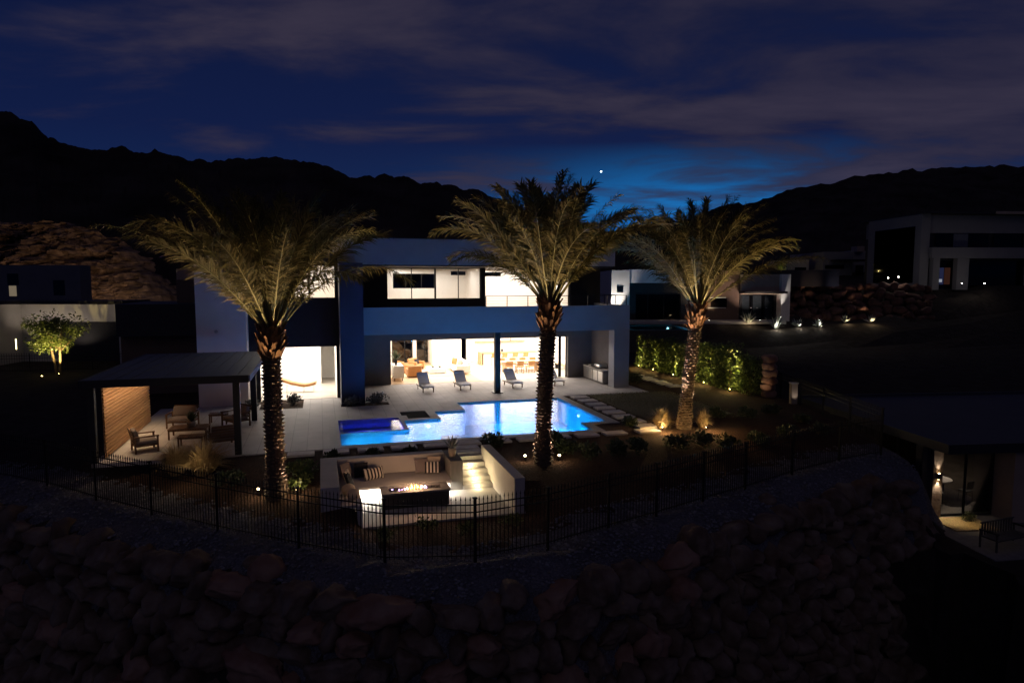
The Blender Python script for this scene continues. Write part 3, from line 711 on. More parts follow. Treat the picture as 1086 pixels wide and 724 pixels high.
palm('palm_tree','date palm growing before the middle of the pool, between the two other palms',PM,(.16,.05),5.7,11,56,4.65,1.3)
palm('palm_tree','date palm on the mulch by the hedge, with glowing grass tufts at its foot',PR,(.50,.1),5.4,23,56,5.0,2.2)

# landscape spot fixtures
def fixture(p,label,lens='warm_lens',cat='spotlight',group='landscape spotlights',d=(0,0,1),s=1.0):
    t=E('garden_spotlight',label,cat,p,0,group); q=Vector(d).normalized()
    mb=MB(); mb.tube([(0,0,-.06),(0,0,.08)],.012,6); b=Vector((0,0,.1)); mb.tube([b-q*.05*s,b+q*.07*s],[.03*s,.04*s],10); mb.build('housing',M['black_metal'],t)
    mb=MB(); mb.rock(b+q*.072*s,(.036*s,.036*s,.036*s),1,0); mb.build('lens',M[lens],t)
    return t
def uplight(p,target,power,col=WARM,spot=70,label='',lens='warm_lens',s=1.0,blend=.7):
    d=(Vector(target)-Vector(p)).normalized(); fixture(p,label,lens,d=d,s=s)
    lamp('SPOT',Vector(p)+Vector((0,0,.12))+d*.14*s,power,col,d,.04,spot,blend)
UP=Vector((0,0,1))
for (c,offs,labs,pw) in ((PL,((-.62,.15),(.62,.1)),('small bright spotlight left of the leftmost palm trunk','small bright spotlight right of the leftmost palm trunk'),1500),
                   (PM,((-.62,.3),(.6,.35)),('bright ground spotlight in the mulch left of the middle palm','bright ground spotlight at the right foot of the middle palm'),1900),
                   (PR,((-1.05,-.5),(.85,-.5)),('ground spotlight glowing in the grass tuft left of the right palm','ground spotlight glowing in the grass tuft right of the right palm'),1500)):
    for (dx,dy),lb in zip(offs,labs):
        p=Vector((c.x+dx,c.y+dy,c.z+.03)); tg=Vector((c.x+dx*2.6,c.y-.4,c.z+8.2)); uplight(p,tg,pw*(1.6 if c is PR else .85 if c is PM else 1.0),(1,.67,.31),66,lb,s=.6 if c is PR else 1.4,blend=1)
        lamp('POINT',p+Vector((0,-.12,.3)),9,WARM,size=.05)
        f_=c is PR and dx<0; e=Vector((c.x+math.copysign(.44,dx),c.y-(.40 if f_ else .14),c.z+(.75 if c is PR else .2))); lamp('SPOT',e,pw*(1.9 if f_ else .4),(1,.72,.55),Vector((c.x+math.copysign(.28,dx)+(.35 if c is PR else 0),c.y-(.22 if f_ else .1),c.z+(3.4 if f_ else 5)))-e,.04,30 if f_ else 40,.8)

# ------------------------------------------------------------------ iron fence
FN=E('iron_fence','long black iron picket fence curving along the gravel in front of the garden','fence',(0,0,0))
def fence_run(root,pts,zf,h=1.5,sp=.115,mat='fence_metal'):
    for i,(a,b) in enumerate(zip(pts[:-1],pts[1:])):
        A=Vector((a[0],a[1],zf(*a))); B=Vector((b[0],b[1],zf(*b))); L_=(B-A).length; d=(B-A)/L_; yaw=math.atan2(d.y,d.x); nn=max(3,int(L_/sp)); mb=MB()
        for zz,th in ((.14,.026),(h-.24,.026),(h-.05,.03)):
            c=(A+B)/2+Vector((0,0,zz)); mb.obox(c,(L_-.045,.026,th),(0,-math.asin(d.z),yaw))
        for k in range(1,nn):
            p=A.lerp(B,k/nn); mb.obox(p+Vector((0,0,.06+(h+.02)/2)),(.015,.015,h),(0,0,yaw))
            z=p.z+.06+h+.01; e=.016; b0=len(mb.v); mb.v.extend([(p.x-e,p.y-e,z),(p.x+e,p.y-e,z),(p.x+e,p.y+e,z),(p.x-e,p.y+e,z),(p.x,p.y,z+.11)])
            for q in ((0,1,4),(1,2,4),(2,3,4),(3,0,4)): mb.f.append([b0+w for w in q]); mb.m.append(0)
        mb.build('panel',M[mat],root)
    for a in pts:
        z=zf(*a); yaw=.5; mb=MB(); mb.obox((a[0],a[1],z+(h+.12)/2-.05),(.06,.06,h+.22),(0,0,yaw)); mb.obox((a[0],a[1],z+h+.13),(.095,.095,.04),(0,0,yaw)); mb.build('post',M[mat],root)
def fz(x,y): return max(ground_z(x,y),FZ-.05)
fence_run(FN,FENCE[:-1]+[(15.1,26.9)],lambda x,y:FZ)
FS=E('iron_fence','dark iron picket fence running back along the right edge of the garden','fence',(0,0,0))
side=[Vector((x,y,0)) for x,y in ((15.1,26.9),(15.15,29.6),(15.2,32.3),(15.25,35),(15.3,37.7),(15.5,40.3))]
fence_run(FS,[(p.x,p.y) for p in side],lambda x,y:-.3,h=1.5)

# ------------------------------------------------------------------ boulder wall
BW=E('boulder_wall','tall retaining wall of stacked rough sandstone boulders below the fence','retaining wall',(0,0,0))
wl=[]   # wall-top line 1.45 m outside the fence
WP=FENCE[:-1]+[(15.1,26.9),(15.25,29),(15.25,33),(15.4,38)]
for i,p in enumerate(WP):
    a=Vector((*WP[max(0,i-1)],0)); b=Vector((*WP[min(len(WP)-1,i+1)],0)); d=(b-a).normalized(); nrm=Vector((d.y,-d.x,0)); wl.append((Vector((*p,0))+nrm*1.5,nrm))
cum=[0]
for a,b in zip(wl[:-1],wl[1:]): cum.append(cum[-1]+(b[0]-a[0]).length)
def on_wall(s):
    for i in range(len(cum)-1):
        if s<=cum[i+1]: f=(s-cum[i])/(cum[i+1]-cum[i]); return wl[i][0].lerp(wl[i+1][0],f),wl[i][1].lerp(wl[i+1][1],f).normalized()
    return wl[-1]
mb=MB(); nS=70
for k in range(nS+1):
    p,n=on_wall(cum[-1]*k/nS)
    for (o,z) in ((-.4,-.98),(.35,-1.1),(3.2,-9.0)): q=p+n*(o-.42 if o>0 else o); mb.v.append((q.x,q.y,z))
for k in range(nS):
    for j in range(2): mb.f.append([k*3+j,k*3+j+1,(k+1)*3+j+1,(k+1)*3+j]); mb.m.append(0)
mb.build('earth_backing',M['dirt'],BW)
def visible(p):
    d=Vector((p.x,p.y,p.z-CAM_H)); zc=d.y*CP-d.z*SP
    if zc<1: return None
    x=543+FPX*d.x/zc; y=362-FPX*(d.y*SP+d.z*CP)/zc
    return (x,y,zc) if -40<x<1126 and 0<y<760 else None
rb=random.Random(5); cand=[]; z=-1.05; row=0
while z>-8.6:
    s=rb.uniform(0,.6); hrow=rb.uniform(.5,.7)
    while s<cum[-1]-.3:
        w=rb.choice((.5,.62,.78,.95,1.15,1.35))*rb.uniform(.85,1.15); h=hrow*rb.uniform(.75,1.35); p,n=on_wall(s+w/2); off=(-1.05-z)/2.6
        c=p+n*(off+rb.uniform(-.08,.12)); zz=z-h*.32+rb.uniform(-.17,.17)
        if row==0: zz+=rb.uniform(-.05,.12)
        if not (c.x>13.5 and zz<-3.5) and not (c.x>15.75 and zz<-1.0): cand.append((Vector((c.x,c.y,zz)),w,h,math.atan2(n.y,n.x)+math.pi/2,rb.randint(0,9999)))
        s+=w*.93
    z-=hrow*.86; row+=1
# loose rocks lying on the wall crest
scored=[]
for q in cand:
    vi=visible(q[0]); scored.append(((q[1]*q[2]/vi[2]**2) if vi else -1,q))
scored.sort(key=lambda e:-e[0])
rest=MB()
for i,(sc_,q) in enumerate(scored):
    c,w,h,ang,sd=q
    if i<98:
        mb=MB(); mb.rock((0,0,0),(w*.66,.60,h*.72),4,.20,sd%997,0,2.2,.0,14)
        o=mb.build('boulder',M['boulder_red' if sd%4==0 else 'boulder'],BW,loc=c,rotz=ang+rb.uniform(-.2,.2),smooth=True); o.rotation_euler[0]=rb.uniform(-.25,.25); o.rotation_euler[1]=rb.uniform(-.28,.28)
    else: rest.rock(c,(w*.64,.58,h*.70),3,.2,sd%997,ang,2.0,.0,12)
tag(rest.build('smaller_boulders',M['boulder'],BW,smooth=True),kind='stuff')
# gravel stones on the strip outside and inside the fence
mb=MB()
for k in range(5200):
    a=rb.randint(0,len(FENCE)-2); f=rb.random(); p=Vector((*FENCE[a],0)).lerp(Vector((*FENCE[a+1],0)),f); d=(Vector((*FENCE[a+1],0))-Vector((*FENCE[a],0))).normalized(); nrm=Vector((d.y,-d.x,0)); o=rb.uniform(-1.5,1.35)
    q=p+nrm*o; r=rb.uniform(.02,.055); mb.rock((q.x,q.y,ground_z(q.x,q.y)+r*.4),(r*1.2,r,r*.75),1,.3,rb.randint(0,50),rb.uniform(0,6))
tag(mb.build('loose_gravel',pbr('gravel_stone',(.17,.17,.185),.95,var=.5,nscale=3)),'grey loose gravel spread on both sides of the black fence','gravel',kind='stuff')
for (px,py,r,lb) in ((758,535,.24,'pale loose boulder lying on the crest of the wall right of center'),(283,605,.42,'round reddish boulder sitting proud on the wall crest left of center'),(270,598,.25,'small round boulder beside the larger reddish one on the wall crest'),(812,532,.3,'flat tan boulder on the wall crest near its right end')):
    p=ON(px,py,-.85); mb=MB(); mb.rock((0,0,0),(r*1.1,r,r*.9),3,.22,px,0,1.2); tag(mb.build('loose_boulder',M['boulder_red' if px==283 else 'boulder'],loc=p,smooth=True),lb,'boulder')

# ------------------------------------------------------------------ sunken lounge
LZ=-.75
M['pier_stone']=pbr('grey_board_marked_concrete',(.17,.155,.14),.8,var=.2,nscale=5,bump=.3,bscale=30,stretch=(1,1,.25)); M['fire_top']=pbr('fire_table_top',(.20,.185,.175),.6,var=.2,nscale=5)
LG=HE('sunken_lounge','sunken plaster lounge with built in bench, lit steps and side walls','lounge',0,0)
def lb_(name,mat,*b,bevel=.0):
    mb=MB()
    for q in b: mb.box(*q)
    return mb.build(name,M[mat],LG,bevel=bevel)
lb_('floor','concrete',(-4.32,1.87,-22.75,-18.3,LZ-.25,LZ)); lb_('landing','concrete',(.455,1.515,-18.358,-17.95,LZ,-.012))
lb_('back_wall','lounge_white',(-3.75,.0,-18.78,-18.4,LZ,.30),bevel=.012)
lb_('side_wall','lounge_white',(-4.3,-3.752,-22.0,-18.402,LZ-.1,.30),bevel=.012)
lb_('side_wall','lounge_white',(1.52,1.86,-22.72,-18.2,LZ-.1,.34),bevel=.012)
lb_('side_wall','lounge_white',(-3.26,-3.12,-22.72,-22.01,LZ-.1,-.10))
lb_('end_pier','pier_stone',(.002,.45,-19.98,-18.39,LZ,.28),bevel=.01)
lb_('bench_base','lounge_white',(-3.74,-.002,-20.0,-18.79,LZ,-.40),(-3.74,-3.3,-22.0,-20.003,LZ,-.40))
lb_('bench_seat','lounge_white',(-3.745,-.001,-20.28,-18.785,-.395,-.30),(-3.745,-3.12,-22.0,-20.283,-.395,-.30),bevel=.01)
lb_('led_strip','led',(-3.1,-.06,-20.045,-20.02,-.44,-.41))
for k in range(4): lb_('step','concrete',(.455,1.515,-18.8-.4*k,-18.36-.4*k+(0 if k else 0),LZ,-.15-.15*k+.0),bevel=.008)
lamp('AREA',W(-1.6,-20.13,-.43),330,(1,.93,.8),(0,0,-1),2.9,sy=.08).rotation_euler=(0,0,YAW)
for k in range(4):
    z=-.15-.15*k; v=-18.8-.4*k+.42
    lb_('step_light','warm_lens',(.90,1.02,v-.022-.4*0-.42,v-.001-.42,z-.075,z-.045))
    lamp('POINT',W(.96,v-.56,z-.15+.17),11,(1,.80,.44),size=.03)
fp=HE('fire_pit','dark rectangular gas fire table burning with a low flame in the lounge','fire pit',-1.35,-20.98,LZ)
mb=MB(); mb.box(-1.06,1.06,-.40,.40,0,.46); mb.build('body',M['dark_stone'],fp,bevel=.01)
mb=MB(); slab(mb,[(-1.1,1.1,-.44,.44)],[(-.85,.85,-.2,.2)],.52,.462); mb.build('top',M['fire_top'],fp)
mb=MB()
for k in range(150): mb.rock((rnd.uniform(-.82,.82),rnd.uniform(-.17,.17),.475+rnd.uniform(0,.02)),(.03,.03,.022),1,.3,k)
tag(mb.build('lava_rock',M['lava'],fp),kind='stuff')
fm=emit('gas_flame',(1,.30,.06),14); nt=fm.node_tree; e_=[n for n in nt.nodes if n.type=='EMISSION'][0]
tcn=nt.nodes.new('ShaderNodeTexCoord'); sxn=nt.nodes.new('ShaderNodeSeparateXYZ'); crn=nt.nodes.new('ShaderNodeValToRGB'); mr=nt.nodes.new('ShaderNodeMapRange')
nt.links.new(tcn.outputs['Object'],sxn.inputs[0]); nt.links.new(sxn.outputs['X'],mr.inputs[0]); mr.inputs[1].default_value=-.8; mr.inputs[2].default_value=.8; nt.links.new(mr.outputs[0],crn.inputs[0]); nt.links.new(crn.outputs[0],e_.inputs[0])
ce=crn.color_ramp; ce.elements[0].color=(.3,.2,.8,1); ce.elements[1].color=(.15,.15,.9,1)
for p_,c_ in ((.25,(.55,.3,.7,1)),(.38,(1,.38,.08,1)),(.62,(1,.42,.1,1)),(.75,(.5,.3,.8,1))): ce.elements.new(p_).color=c_
mb=MB()
for k in range(26):
    x=rnd.gauss(0,.34); x=max(-.72,min(.78,x)); h=max(.03,.15*math.exp(-(x/.35)**2)*rnd.uniform(.5,1.2)); y=rnd.uniform(-.05,.05); r=rnd.uniform(.012,.028)
    mb.tube([(x,y,.48),(x+rnd.uniform(-.02,.02),y,.48+h*.45),(x+rnd.uniform(-.04,.04),y+.01,.48+h)],[r,r*1.1,.003],6)
mb.build('flame',fm,fp,smooth=True)
lamp('POINT',W(-1.35,-20.98,LZ+.9),55,(1,.6,.34),size=.12)
# cushions, each its own thing
def cushion(u,v,z,size,rot,mat,label,stripes=False,name='cushion'):
    mb=MB(); sx_,sy_,sz_=size; n=9; vs=[]
    for s_ in (-1,1):
        for i in range(n):
            for j in range(n):
                a,b=2*i/(n-1)-1,2*j/(n-1)-1; k=((1-a**4)*(1-b**4))**.5; pin=1-.07*(a*a*b*b)*3
                vs.append((a*sx_/2*(1-.08*(1-abs(b))*0-.0)*(1-.05*(1-b*b)*abs(a)),s_*sy_/2*(.08+.92*k),b*sz_/2*(1-.05*(1-a*a)*abs(b))))
    fs=[]
    for q in range(2):
        for i in range(n-1):
            for j in range(n-1):
                f=(q*81+i*n+j,q*81+(i+1)*n+j,q*81+(i+1)*n+j+1,q*81+i*n+j+1); fs.append(f if q==0 else f[::-1])
    edge=[i*n for i in range(n)]+[(n-1)*n+j for j in range(1,n)]+[i*n+n-1 for i in range(n-2,-1,-1)]+[j for j in range(n-2,0,-1)]
    for a,b in zip(edge,edge[1:]+edge[:1]): fs.append((a,a+81,b+81,b)[::-1])
    mb._add(vs,fs)
    if stripes:
        w=M['fabric_stripe']
    o=mb.build(name,M['fabric_stripe'] if stripes else M[mat],smooth=True); o.location=W(u,v,z); o.rotation_mode='XYZ'; o.rotation_euler=(rot[0],rot[1],YAW+rot[2])
    return tag(o,label,'cushion')
m,nt,p=_mat('striped_cushion_fabric'); M['fabric_stripe']=m
t1=nt.nodes.new('ShaderNodeTexCoord'); w1=nt.nodes.new('ShaderNodeTexWave'); w1.bands_direction='X'; w1.inputs['Scale'].default_value=2.6; nt.links.new(t1.outputs['Object'],w1.inputs[0])
r1=nt.nodes.new('ShaderNodeValToRGB'); r1.color_ramp.interpolation='CONSTANT'; r1.color_ramp.elements[0].color=(.02,.018,.02,1); r1.color_ramp.elements[1].position=.55; r1.color_ramp.elements[1].color=(.6,.54,.46,1)
nt.links.new(w1.outputs['Color'],r1.inputs[0]); nt.links.new(r1.outputs[0],p.inputs['Base Color']); p.inputs['Roughness'].default_value=.95
z=-.05
cushion(-3.45,-19.1,z+.03,(.55,.2,.55),(R(-18),0,R(55)),'fabric_taupe','taupe square cushion leaning in the left corner of the bench')
cushion(-2.95,-19.02,z+.0,(.5,.2,.5),(R(-18),0,R(8)),'fabric_black','black square cushion against the back wall near the left corner')
cushion(-2.55,-19.35,z-.06,(.75,.24,.42),(R(-28),0,R(22)),'fabric_stripe','long black and cream striped bolster cushion on the left of the bench',True)
cushion(-3.42,-19.75,z-.02,(.52,.2,.52),(R(-20),0,R(80)),'fabric_stripe','striped square cushion propped on the left wall of the lounge',True)
cushion(-3.38,-20.35,z-.0,(.52,.2,.52),(R(-20),0,R(88)),'fabric_black','black square cushion on the left arm of the bench')
cushion(-.85,-19.05,z+.0,(.5,.2,.5),(R(-18),0,R(10)),'fabric_taupe','taupe square cushion leaning at the right of the bench')
cushion(-.42,-19.0,z+.05,(.5,.2,.5),(R(-14),0,R(-20)),'fabric_tan','sand square cushion in the right corner of the bench')
cushion(-.5,-19.3,z-.02,(.55,.2,.4),(R(-25),0,R(-8)),'fabric_stripe','black and cream striped cushion in front at the right of the bench',True)
for (u,v,r,lb) in ((-3.45,-20.95,.19,'round beige knitted pouf cushion on the left bench arm, farther of two'),(-3.32,-21.45,.18,'round beige knitted pouf cushion on the left bench arm, nearer of two')):
    mb=MB(); mb.rock((0,0,0),(r*1.15,r*1.15,r),3,.04,int(u*10)); tag(mb.build('pouf',M['fabric_tan'],loc=W(u,v,-.3+r*.95),smooth=True),lb,'pouf')

# ------------------------------------------------------------------ pergola with its seating
PG=HE('pergola','dark flat roofed pergola with a slatted cedar wall on the left of the terrace','pergola',0,0)
def pb(name,mat,*b,bevel=.01):
    mb=MB()
    for q in b: mb.box(*q)
    return mb.build(name,M[mat],PG,bevel=bevel)
mb=MB(); mb.box(-12.2,-6.75,-16.3,-7.0,2.86,3.02)
for k in range(11): mb.box(-12.18+k*.5,-12.16+k*.5,-16.28,-7.02,3.021,3.045)
mb.build('roof',M['roof_metal'] if 'roof_metal' in M else pbr('pergola_roof_metal',(.085,.09,.10),.5,var=.1,nscale=2),PG)
pb('fascia','stucco',(-6.748,-6.70,-16.3,-7.0,2.80,3.04)); pb('fascia','charcoal',(-12.2,-6.75,-16.34,-16.302,2.78,3.05),(-12.25,-12.202,-16.3,-7,2.8,3.04))
pb('ceiling','brown',(-12.15,-6.8,-16.25,-7.05,2.83,2.857))
for (u,v) in ((-7.25,-15.75),(-7.25,-9.3),(-12.05,-15.7),(-12.05,-8.9)): pb('post','charcoal',(u-.12,u+.12,v-.12,v+.12,.0,2.828))
mb=MB()
for k in range(21): mb.box(-11.86,-11.80,-15.2,-8.45,.06+k*.132,.06+k*.132+.098)
sw=mb.build('slat_wall',M['slat'],PG); mb=MB(); mb.box(-11.9,-11.865,-15.2,-8.45,.03,2.82); mb.build('backing',M['charcoal'],sw)
lamp('AREA',W(-11.35,-12.2,2.80),52,(1,.71,.42),(-.25*CY,-.25*SY,-1),.12,sy=.12).rotation_euler=(0,R(14),YAW)
SC.collection.objects[-1].data.size_y=6.2; SC.collection.objects[-1].data.spread=R(110)
lamp('SPOT',W(-9.0,-12.2,2.79),9,WARM,(0,0,-1),.05,130,.9)
def armchair(name,label,u,v,rot,wide=.82):
    t=HE(name,label,'armchair' if wide<1.2 else 'sofa',u,v,0,rot)
    w=wide/2
    for sx_ in (-w,w):
        for y_ in (-.37,.39): MB().box(sx_-.03,sx_+.03,y_-.03,y_+.03,0,.6).build('leg',M['teak'],t)
        mb=MB(); mb.box(sx_-.045,sx_+.045,-.42,.44,.602,.64); mb.build('arm',M['teak'],t,bevel=.008)
    mb=MB(); mb.box(-w+.032,w-.032,-.38,.40,.24,.30)
    for k in range(5): mb.obox((0,.40+.0+.03*k,.42+.11*k),(wide-.07,.025,.07),(R(-14),0,0))
    mb.build('frame',M['teak'],t)
    mb=MB(); mb.rbox((0,-.02,.38),(wide-.09,.74,.15),r=.05); mb.build('seat_cushion',M['fabric_taupe'],t,smooth=True)
    mb=MB(); mb.rbox((0,.33,.66),(wide-.12,.16,.46),(R(-14),0,0),r=.06); mb.build('back_cushion',M['fabric_taupe'],t,smooth=True)
    return t
armchair('outdoor_armchair','teak armchair under the pergola at the far end of the slat wall, facing out',-10.2,-9.9,R(-8),1.1)
armchair('outdoor_armchair','teak armchair nearest the slat wall seen from behind and beside',-10.75,-14.2,R(112))
armchair('outdoor_armchair','teak armchair showing its slatted back beside the front pergola post',-8.05,-14.2,R(200),.95)
armchair('outdoor_armchair','teak armchair behind the front post near the tower wall',-7.95,-10.3,R(-55),1.0)
def slat_table(label,u,v,su,sv,h,rot=0):
    t=HE('slatted_table',label,'table',u,v,0,rot); mb=MB(); n=int(su/.09)
    for k in range(n): mb.box(-su/2+k*su/n,-su/2+(k+1)*su/n-.014,-sv/2,sv/2,h-.03,h)
    mb.build('tabletop',M['teak'],t); mb=MB(); mb.box(-su/2+.05,su/2-.05,-sv/2+.04,-sv/2+.08,h-.09,h-.032); mb.box(-su/2+.05,su/2-.05,sv/2-.08,sv/2-.04,h-.09,h-.032); mb.build('apron',M['teak'],t)
    for a in (-1,1):
        for b in (-1,1): mb=MB(); mb.box(a*su/2-.05*a-.03,a*su/2-.05*a+.03,b*sv/2-.05*b-.03,b*sv/2-.05*b+.03,0,h-.031); mb.build('leg',M['teak'],t)
    return t
slat_table('large slatted coffee table in the middle of the pergola seating',-9.55,-12.1,1.5,1.0,.42)
slat_table('small slatted side table at the front edge of the pergola',-9.15,-14.0,.95,.6,.45)
slat_table('small slatted side table behind the coffee table near the far armchair',-8.75,-9.6,.8,.6,.48)
def pot(u,v,z,r,h,label,leaf,n,L_,mat='pot',world=None,name='potted_plant'):
    t=HE(name,label,'potted plant',u,v,z) if world is None else E(name,label,'potted plant',world)
    mb=MB(); mb.lathe([(r*.7,0),(r,h*.6),(r*.95,h),(r*.85,h),(r*.85,h-.03)],14); mb.build('pot',M[mat],t,smooth=True)
    mb=MB()
    for k in range(n):
        a=rnd.uniform(0,6.28); e=rnd.uniform(.5,1.45); d=Vector((math.cos(a)*math.cos(e),math.sin(a)*math.cos(e),math.sin(e))); mb.leaf(Vector((0,0,h-.02)),d,Vector((0,0,1)),L_*rnd.uniform(.6,1.1),L_*.075)
    mb.build('leaves',M[leaf],t); return t
pot(-9.45,-12.15,.42,.19,.25,'bushy dark plant in a pot standing on the large slatted table','leaf_dark',60,.5)
pot(.2,-19.35,.28,.15,.3,'potted agave standing on the concrete pier beside the lounge steps','leaf_sage',26,.55)

# ------------------------------------------------------------------ chaise longues
CH=HE('sun_lounger','grey cushioned sun lounger farthest left, before the tan armchairs','sun lounger',1.75,-2.7,0,R(4))
def chaise_parts(t):
    for sx_ in (-.31,.31):
        mb=MB(); mb.box(sx_-.02,sx_+.02,-1.0,.9,.22,.27); mb.build('side_rail',M['teak'],t)
        for y in (-.9,.55): mb=MB(); mb.box(sx_-.025,sx_+.025,y-.03,y+.03,0,.219); mb.build('leg',M['teak'],t)
    mb=MB(); mb.rbox((0,-.45,.33),(.68,1.12,.11),r=.04); mb.build('seat_cushion',M['fabric_grey'],t,smooth=True)
    a=R(40); c=Vector((0,.10,.36)); d=Vector((0,math.cos(a),math.sin(a)))
    mb=MB(); mb.rbox(c+d*.46,(.68,.92,.11),(a,0,0),r=.04); mb.build('back_cushion',M['fabric_grey'],t,smooth=True)
    mb=MB(); mb.rbox(c+d*.80+Vector((0,-.062,.05)),(.62,.22,.09),(a,0,0),r=.04); mb.build('head_pillow',M['fabric_grey'],t,smooth=True)
    mb=MB(); mb.tube([c+d*.5+Vector((0,.07,-.04)),Vector((0,.62,.24))],.014,6); mb.tube([(-.3,.62,.245),(.3,.62,.245)],.014,6); mb.build('backrest_strut',M['teak'],t)
chaise_parts(CH); CH['group']='sun loungers along the pool'
dup(CH,W(4.05,-2.45),YAW+R(3),'grey cushioned sun lounger in front of the white sofa'); dup(CH,W(7.25,-2.5),YAW+R(5),'grey cushioned sun lounger just right of the black column'); dup(CH,W(10.0,-2.45),YAW+R(4),'grey sun lounger mostly hidden behind the middle palm trunk')
# barbecue counter
t=HE('barbecue_counter','stainless steel outdoor barbecue counter against the dark side wall','barbecue',13.15,-2.15)
mb=MB(); mb.box(-.30,.42,-1.6,1.7,.05,.88); mb.build('cabinet',M['grey_stucco'],t)
for k in range(4): mb=MB(); mb.box(-.325,-.301,-1.5+k*.8,-.8+k*.8,.14,.8); d=mb.build('door',M['steel'],t,bevel=.006); mb=MB(); mb.tube([(-.35,-1.42+k*.8,.72),(-.35,-.88+k*.8,.72)],.012,6); mb.build('handle',M['steel'],d)
mb=MB(); mb.box(-.34,.44,-1.65,1.75,.882,.93); mb.build('worktop',M['concrete'],t)
mb=MB(); mb.rbox((.05,-.35,1.08),(.6,.95,.28),r=.1); mb.build('grill_hood',M['steel'],t,smooth=True)
mb=MB(); mb.rbox((.05,.95,.98),(.5,.5,.09),r=.03); mb.build('side_burner',M['steel'],t)

# ------------------------------------------------------------------ furniture seen through the glass (house frame)
def simple(name,label,cat,u,v,z,rot,parts,group=None):
    t=HE(name,label,cat,u,v,z,rot,group)
    for (pn,mt,boxes,bev) in parts:
        mb=MB()
        for b in boxes:
            if len(b)==6: mb.box(*b)
            else: mb.rbox(b[0],b[1],b[2] if len(b)>2 else (0,0,0),r=b[3] if len(b)>3 else .04)
        mb.build(pn,M[mt],t,bevel=bev)
    return t
F0=.016
simple('sideboard','white console cabinet on small legs just inside the left jamb','console',.66,2.2,F0,0,[('cabinet','fabric_white',[(-.34,.34,-.9,.9,.2,.98)],.015),('leg','teak',[(-.28,-.22,-.7,-.64,0,.199)],0),('leg','teak',[(.22,.28,-.7,-.64,0,.199)],0),('leg','teak',[(-.28,-.22,.64,.7,0,.199)],0),('leg','teak',[(.22,.28,.64,.7,0,.199)],0)])
pot(.55,2.0,F0+.98,.09,.35,'tall dark grass plant in a slim vase on the white console','leaf_dark',46,.75,'fabric_black',name='vase_plant')
def tub(label,u,v,rot):
    return simple('lounge_armchair',label,'armchair',u,v,F0,rot,[('seat','tan_leather',[((0,-.03,.3),(.66,.66,.24),(0,0,0),.06)],0),('backrest','tan_leather',[((0,.38,.45),(.95,.18,.75),(R(-8),0,0),.07)],0),('arm','tan_leather',[((-.41,0,.36),(.16,.8,.52),(0,0,0),.06)],0),('arm','tan_leather',[((.41,0,.36),(.16,.8,.52),(0,0,0),.06)],0),('base','teak',[(-.4,.4,-.35,.35,.0,.1)],0)])
tub('tan leather armchair seen from its back nearest the opening',1.85,3.1,R(186)); tub('tan leather armchair farther in, beside the glass wall',1.65,5.6,R(110)); tub('tan leather armchair with black cushion by the rear window',2.6,7.0,R(40))
cushion(2.6,6.9,.62,(.45,.16,.4),(R(-15),0,R(40)),'fabric_black','black cushion on the rear tan leather armchair'); cushion(1.95,3.05,.6,(.42,.15,.36),(R(-20),0,R(186)),'fabric_black','black cushion on the front tan leather armchair')
ct=simple('coffee_table','low white block coffee table between armchairs and sofa','coffee table',3.7,4.9,F0,0,[('body','fabric_white',[(-.6,.6,-.75,.75,.06,.36)],.01),('plinth','charcoal',[(-.5,.5,-.65,.65,0,.059)],0)])
for (du,dv,lb) in ((-.2,.1,'left of two'),(.25,-.1,'right of two')):
    mb=MB(); mb.lathe([(.05,0),(.13,.06),(.14,.09),(.12,.09),(.05,.03)],12); tag(mb.build('bowl',M['dark_stone'],loc=W(3.7+du,4.9+dv,F0+.361),smooth=True),f'small dark bowl on the white coffee table, {lb}','bowl')
simple('sectional_sofa','long white sectional sofa facing the armchairs','sofa',5.35,5.0,F0,0,[('seat','fabric_white',[((0,0,.28),(.95,3.6,.34),(0,0,0),.06)],0),('backrest','fabric_white',[((.42,0,.5),(.22,3.6,.7),(0,0,0),.07)],0),('arm','fabric_white',[((0,-1.78,.4),(1.05,.2,.55),(0,0,0),.06)],0),('back_pillow','fabric_white',[((.2,-.9,.62),(.2,.8,.45),(0,R(12),0),.07)],0),('back_pillow','fabric_white',[((.2,.1,.62),(.2,.8,.45),(0,R(12),0),.07)],0)])
cushion(5.3,4.2,.7,(.5,.2,.48),(R(-12),0,R(-70)),'fabric_tan','sand cushion on the white sectional sofa'); cushion(5.2,5.7,.7,(.55,.2,.5),(R(-12),0,R(-60)),'tan_leather','tan leather cushion at the far end of the white sofa')
mb=MB(); mb.box(-1.6,1.6,-1.9,1.9,0,.012); tag(mb.build('rug',M['fabric_tan'],loc=W(3.3,4.9,F0),rotz=YAW),'sand area rug under the white coffee table','rug')
simple('kitchen_island','white kitchen island with an oak framed top and end','kitchen island',9.9,8.6,F0,0,[('base','int_white',[(-1.9,2.2,-.4,.5,0,.9)],0),('worktop','oak',[(-2.15,2.5,-.55,.6,.902,.97)],.006),('end_panel','oak',[(-2.15,-2.05,-.55,.6,0,.90)],0)])
for k in range(4): simple('bar_stool',('bar stool at the kitchen island, leftmost','bar stool at the kitchen island, second from the left','bar stool at the kitchen island, third from the left','bar stool at the kitchen island, rightmost')[k],'bar stool',8.7+k*.85,7.75,F0,0,[('seat','tan_leather',[((0,0,.66),(.42,.4,.07),(0,0,0),.03)],0),('backrest','tan_leather',[((0,-.2,.86),(.42,.05,.3),(0,0,0),.02)],0),('leg','black_metal',[(-.18,-.155,-.16,-.135,0,.63)],0),('leg','black_metal',[(.155,.18,-.16,-.135,0,.63)],0),('leg','black_metal',[(-.18,-.155,.135,.16,0,.63)],0),('leg','black_metal',[(.155,.18,.135,.16,0,.63)],0)],'bar stools at the kitchen island')
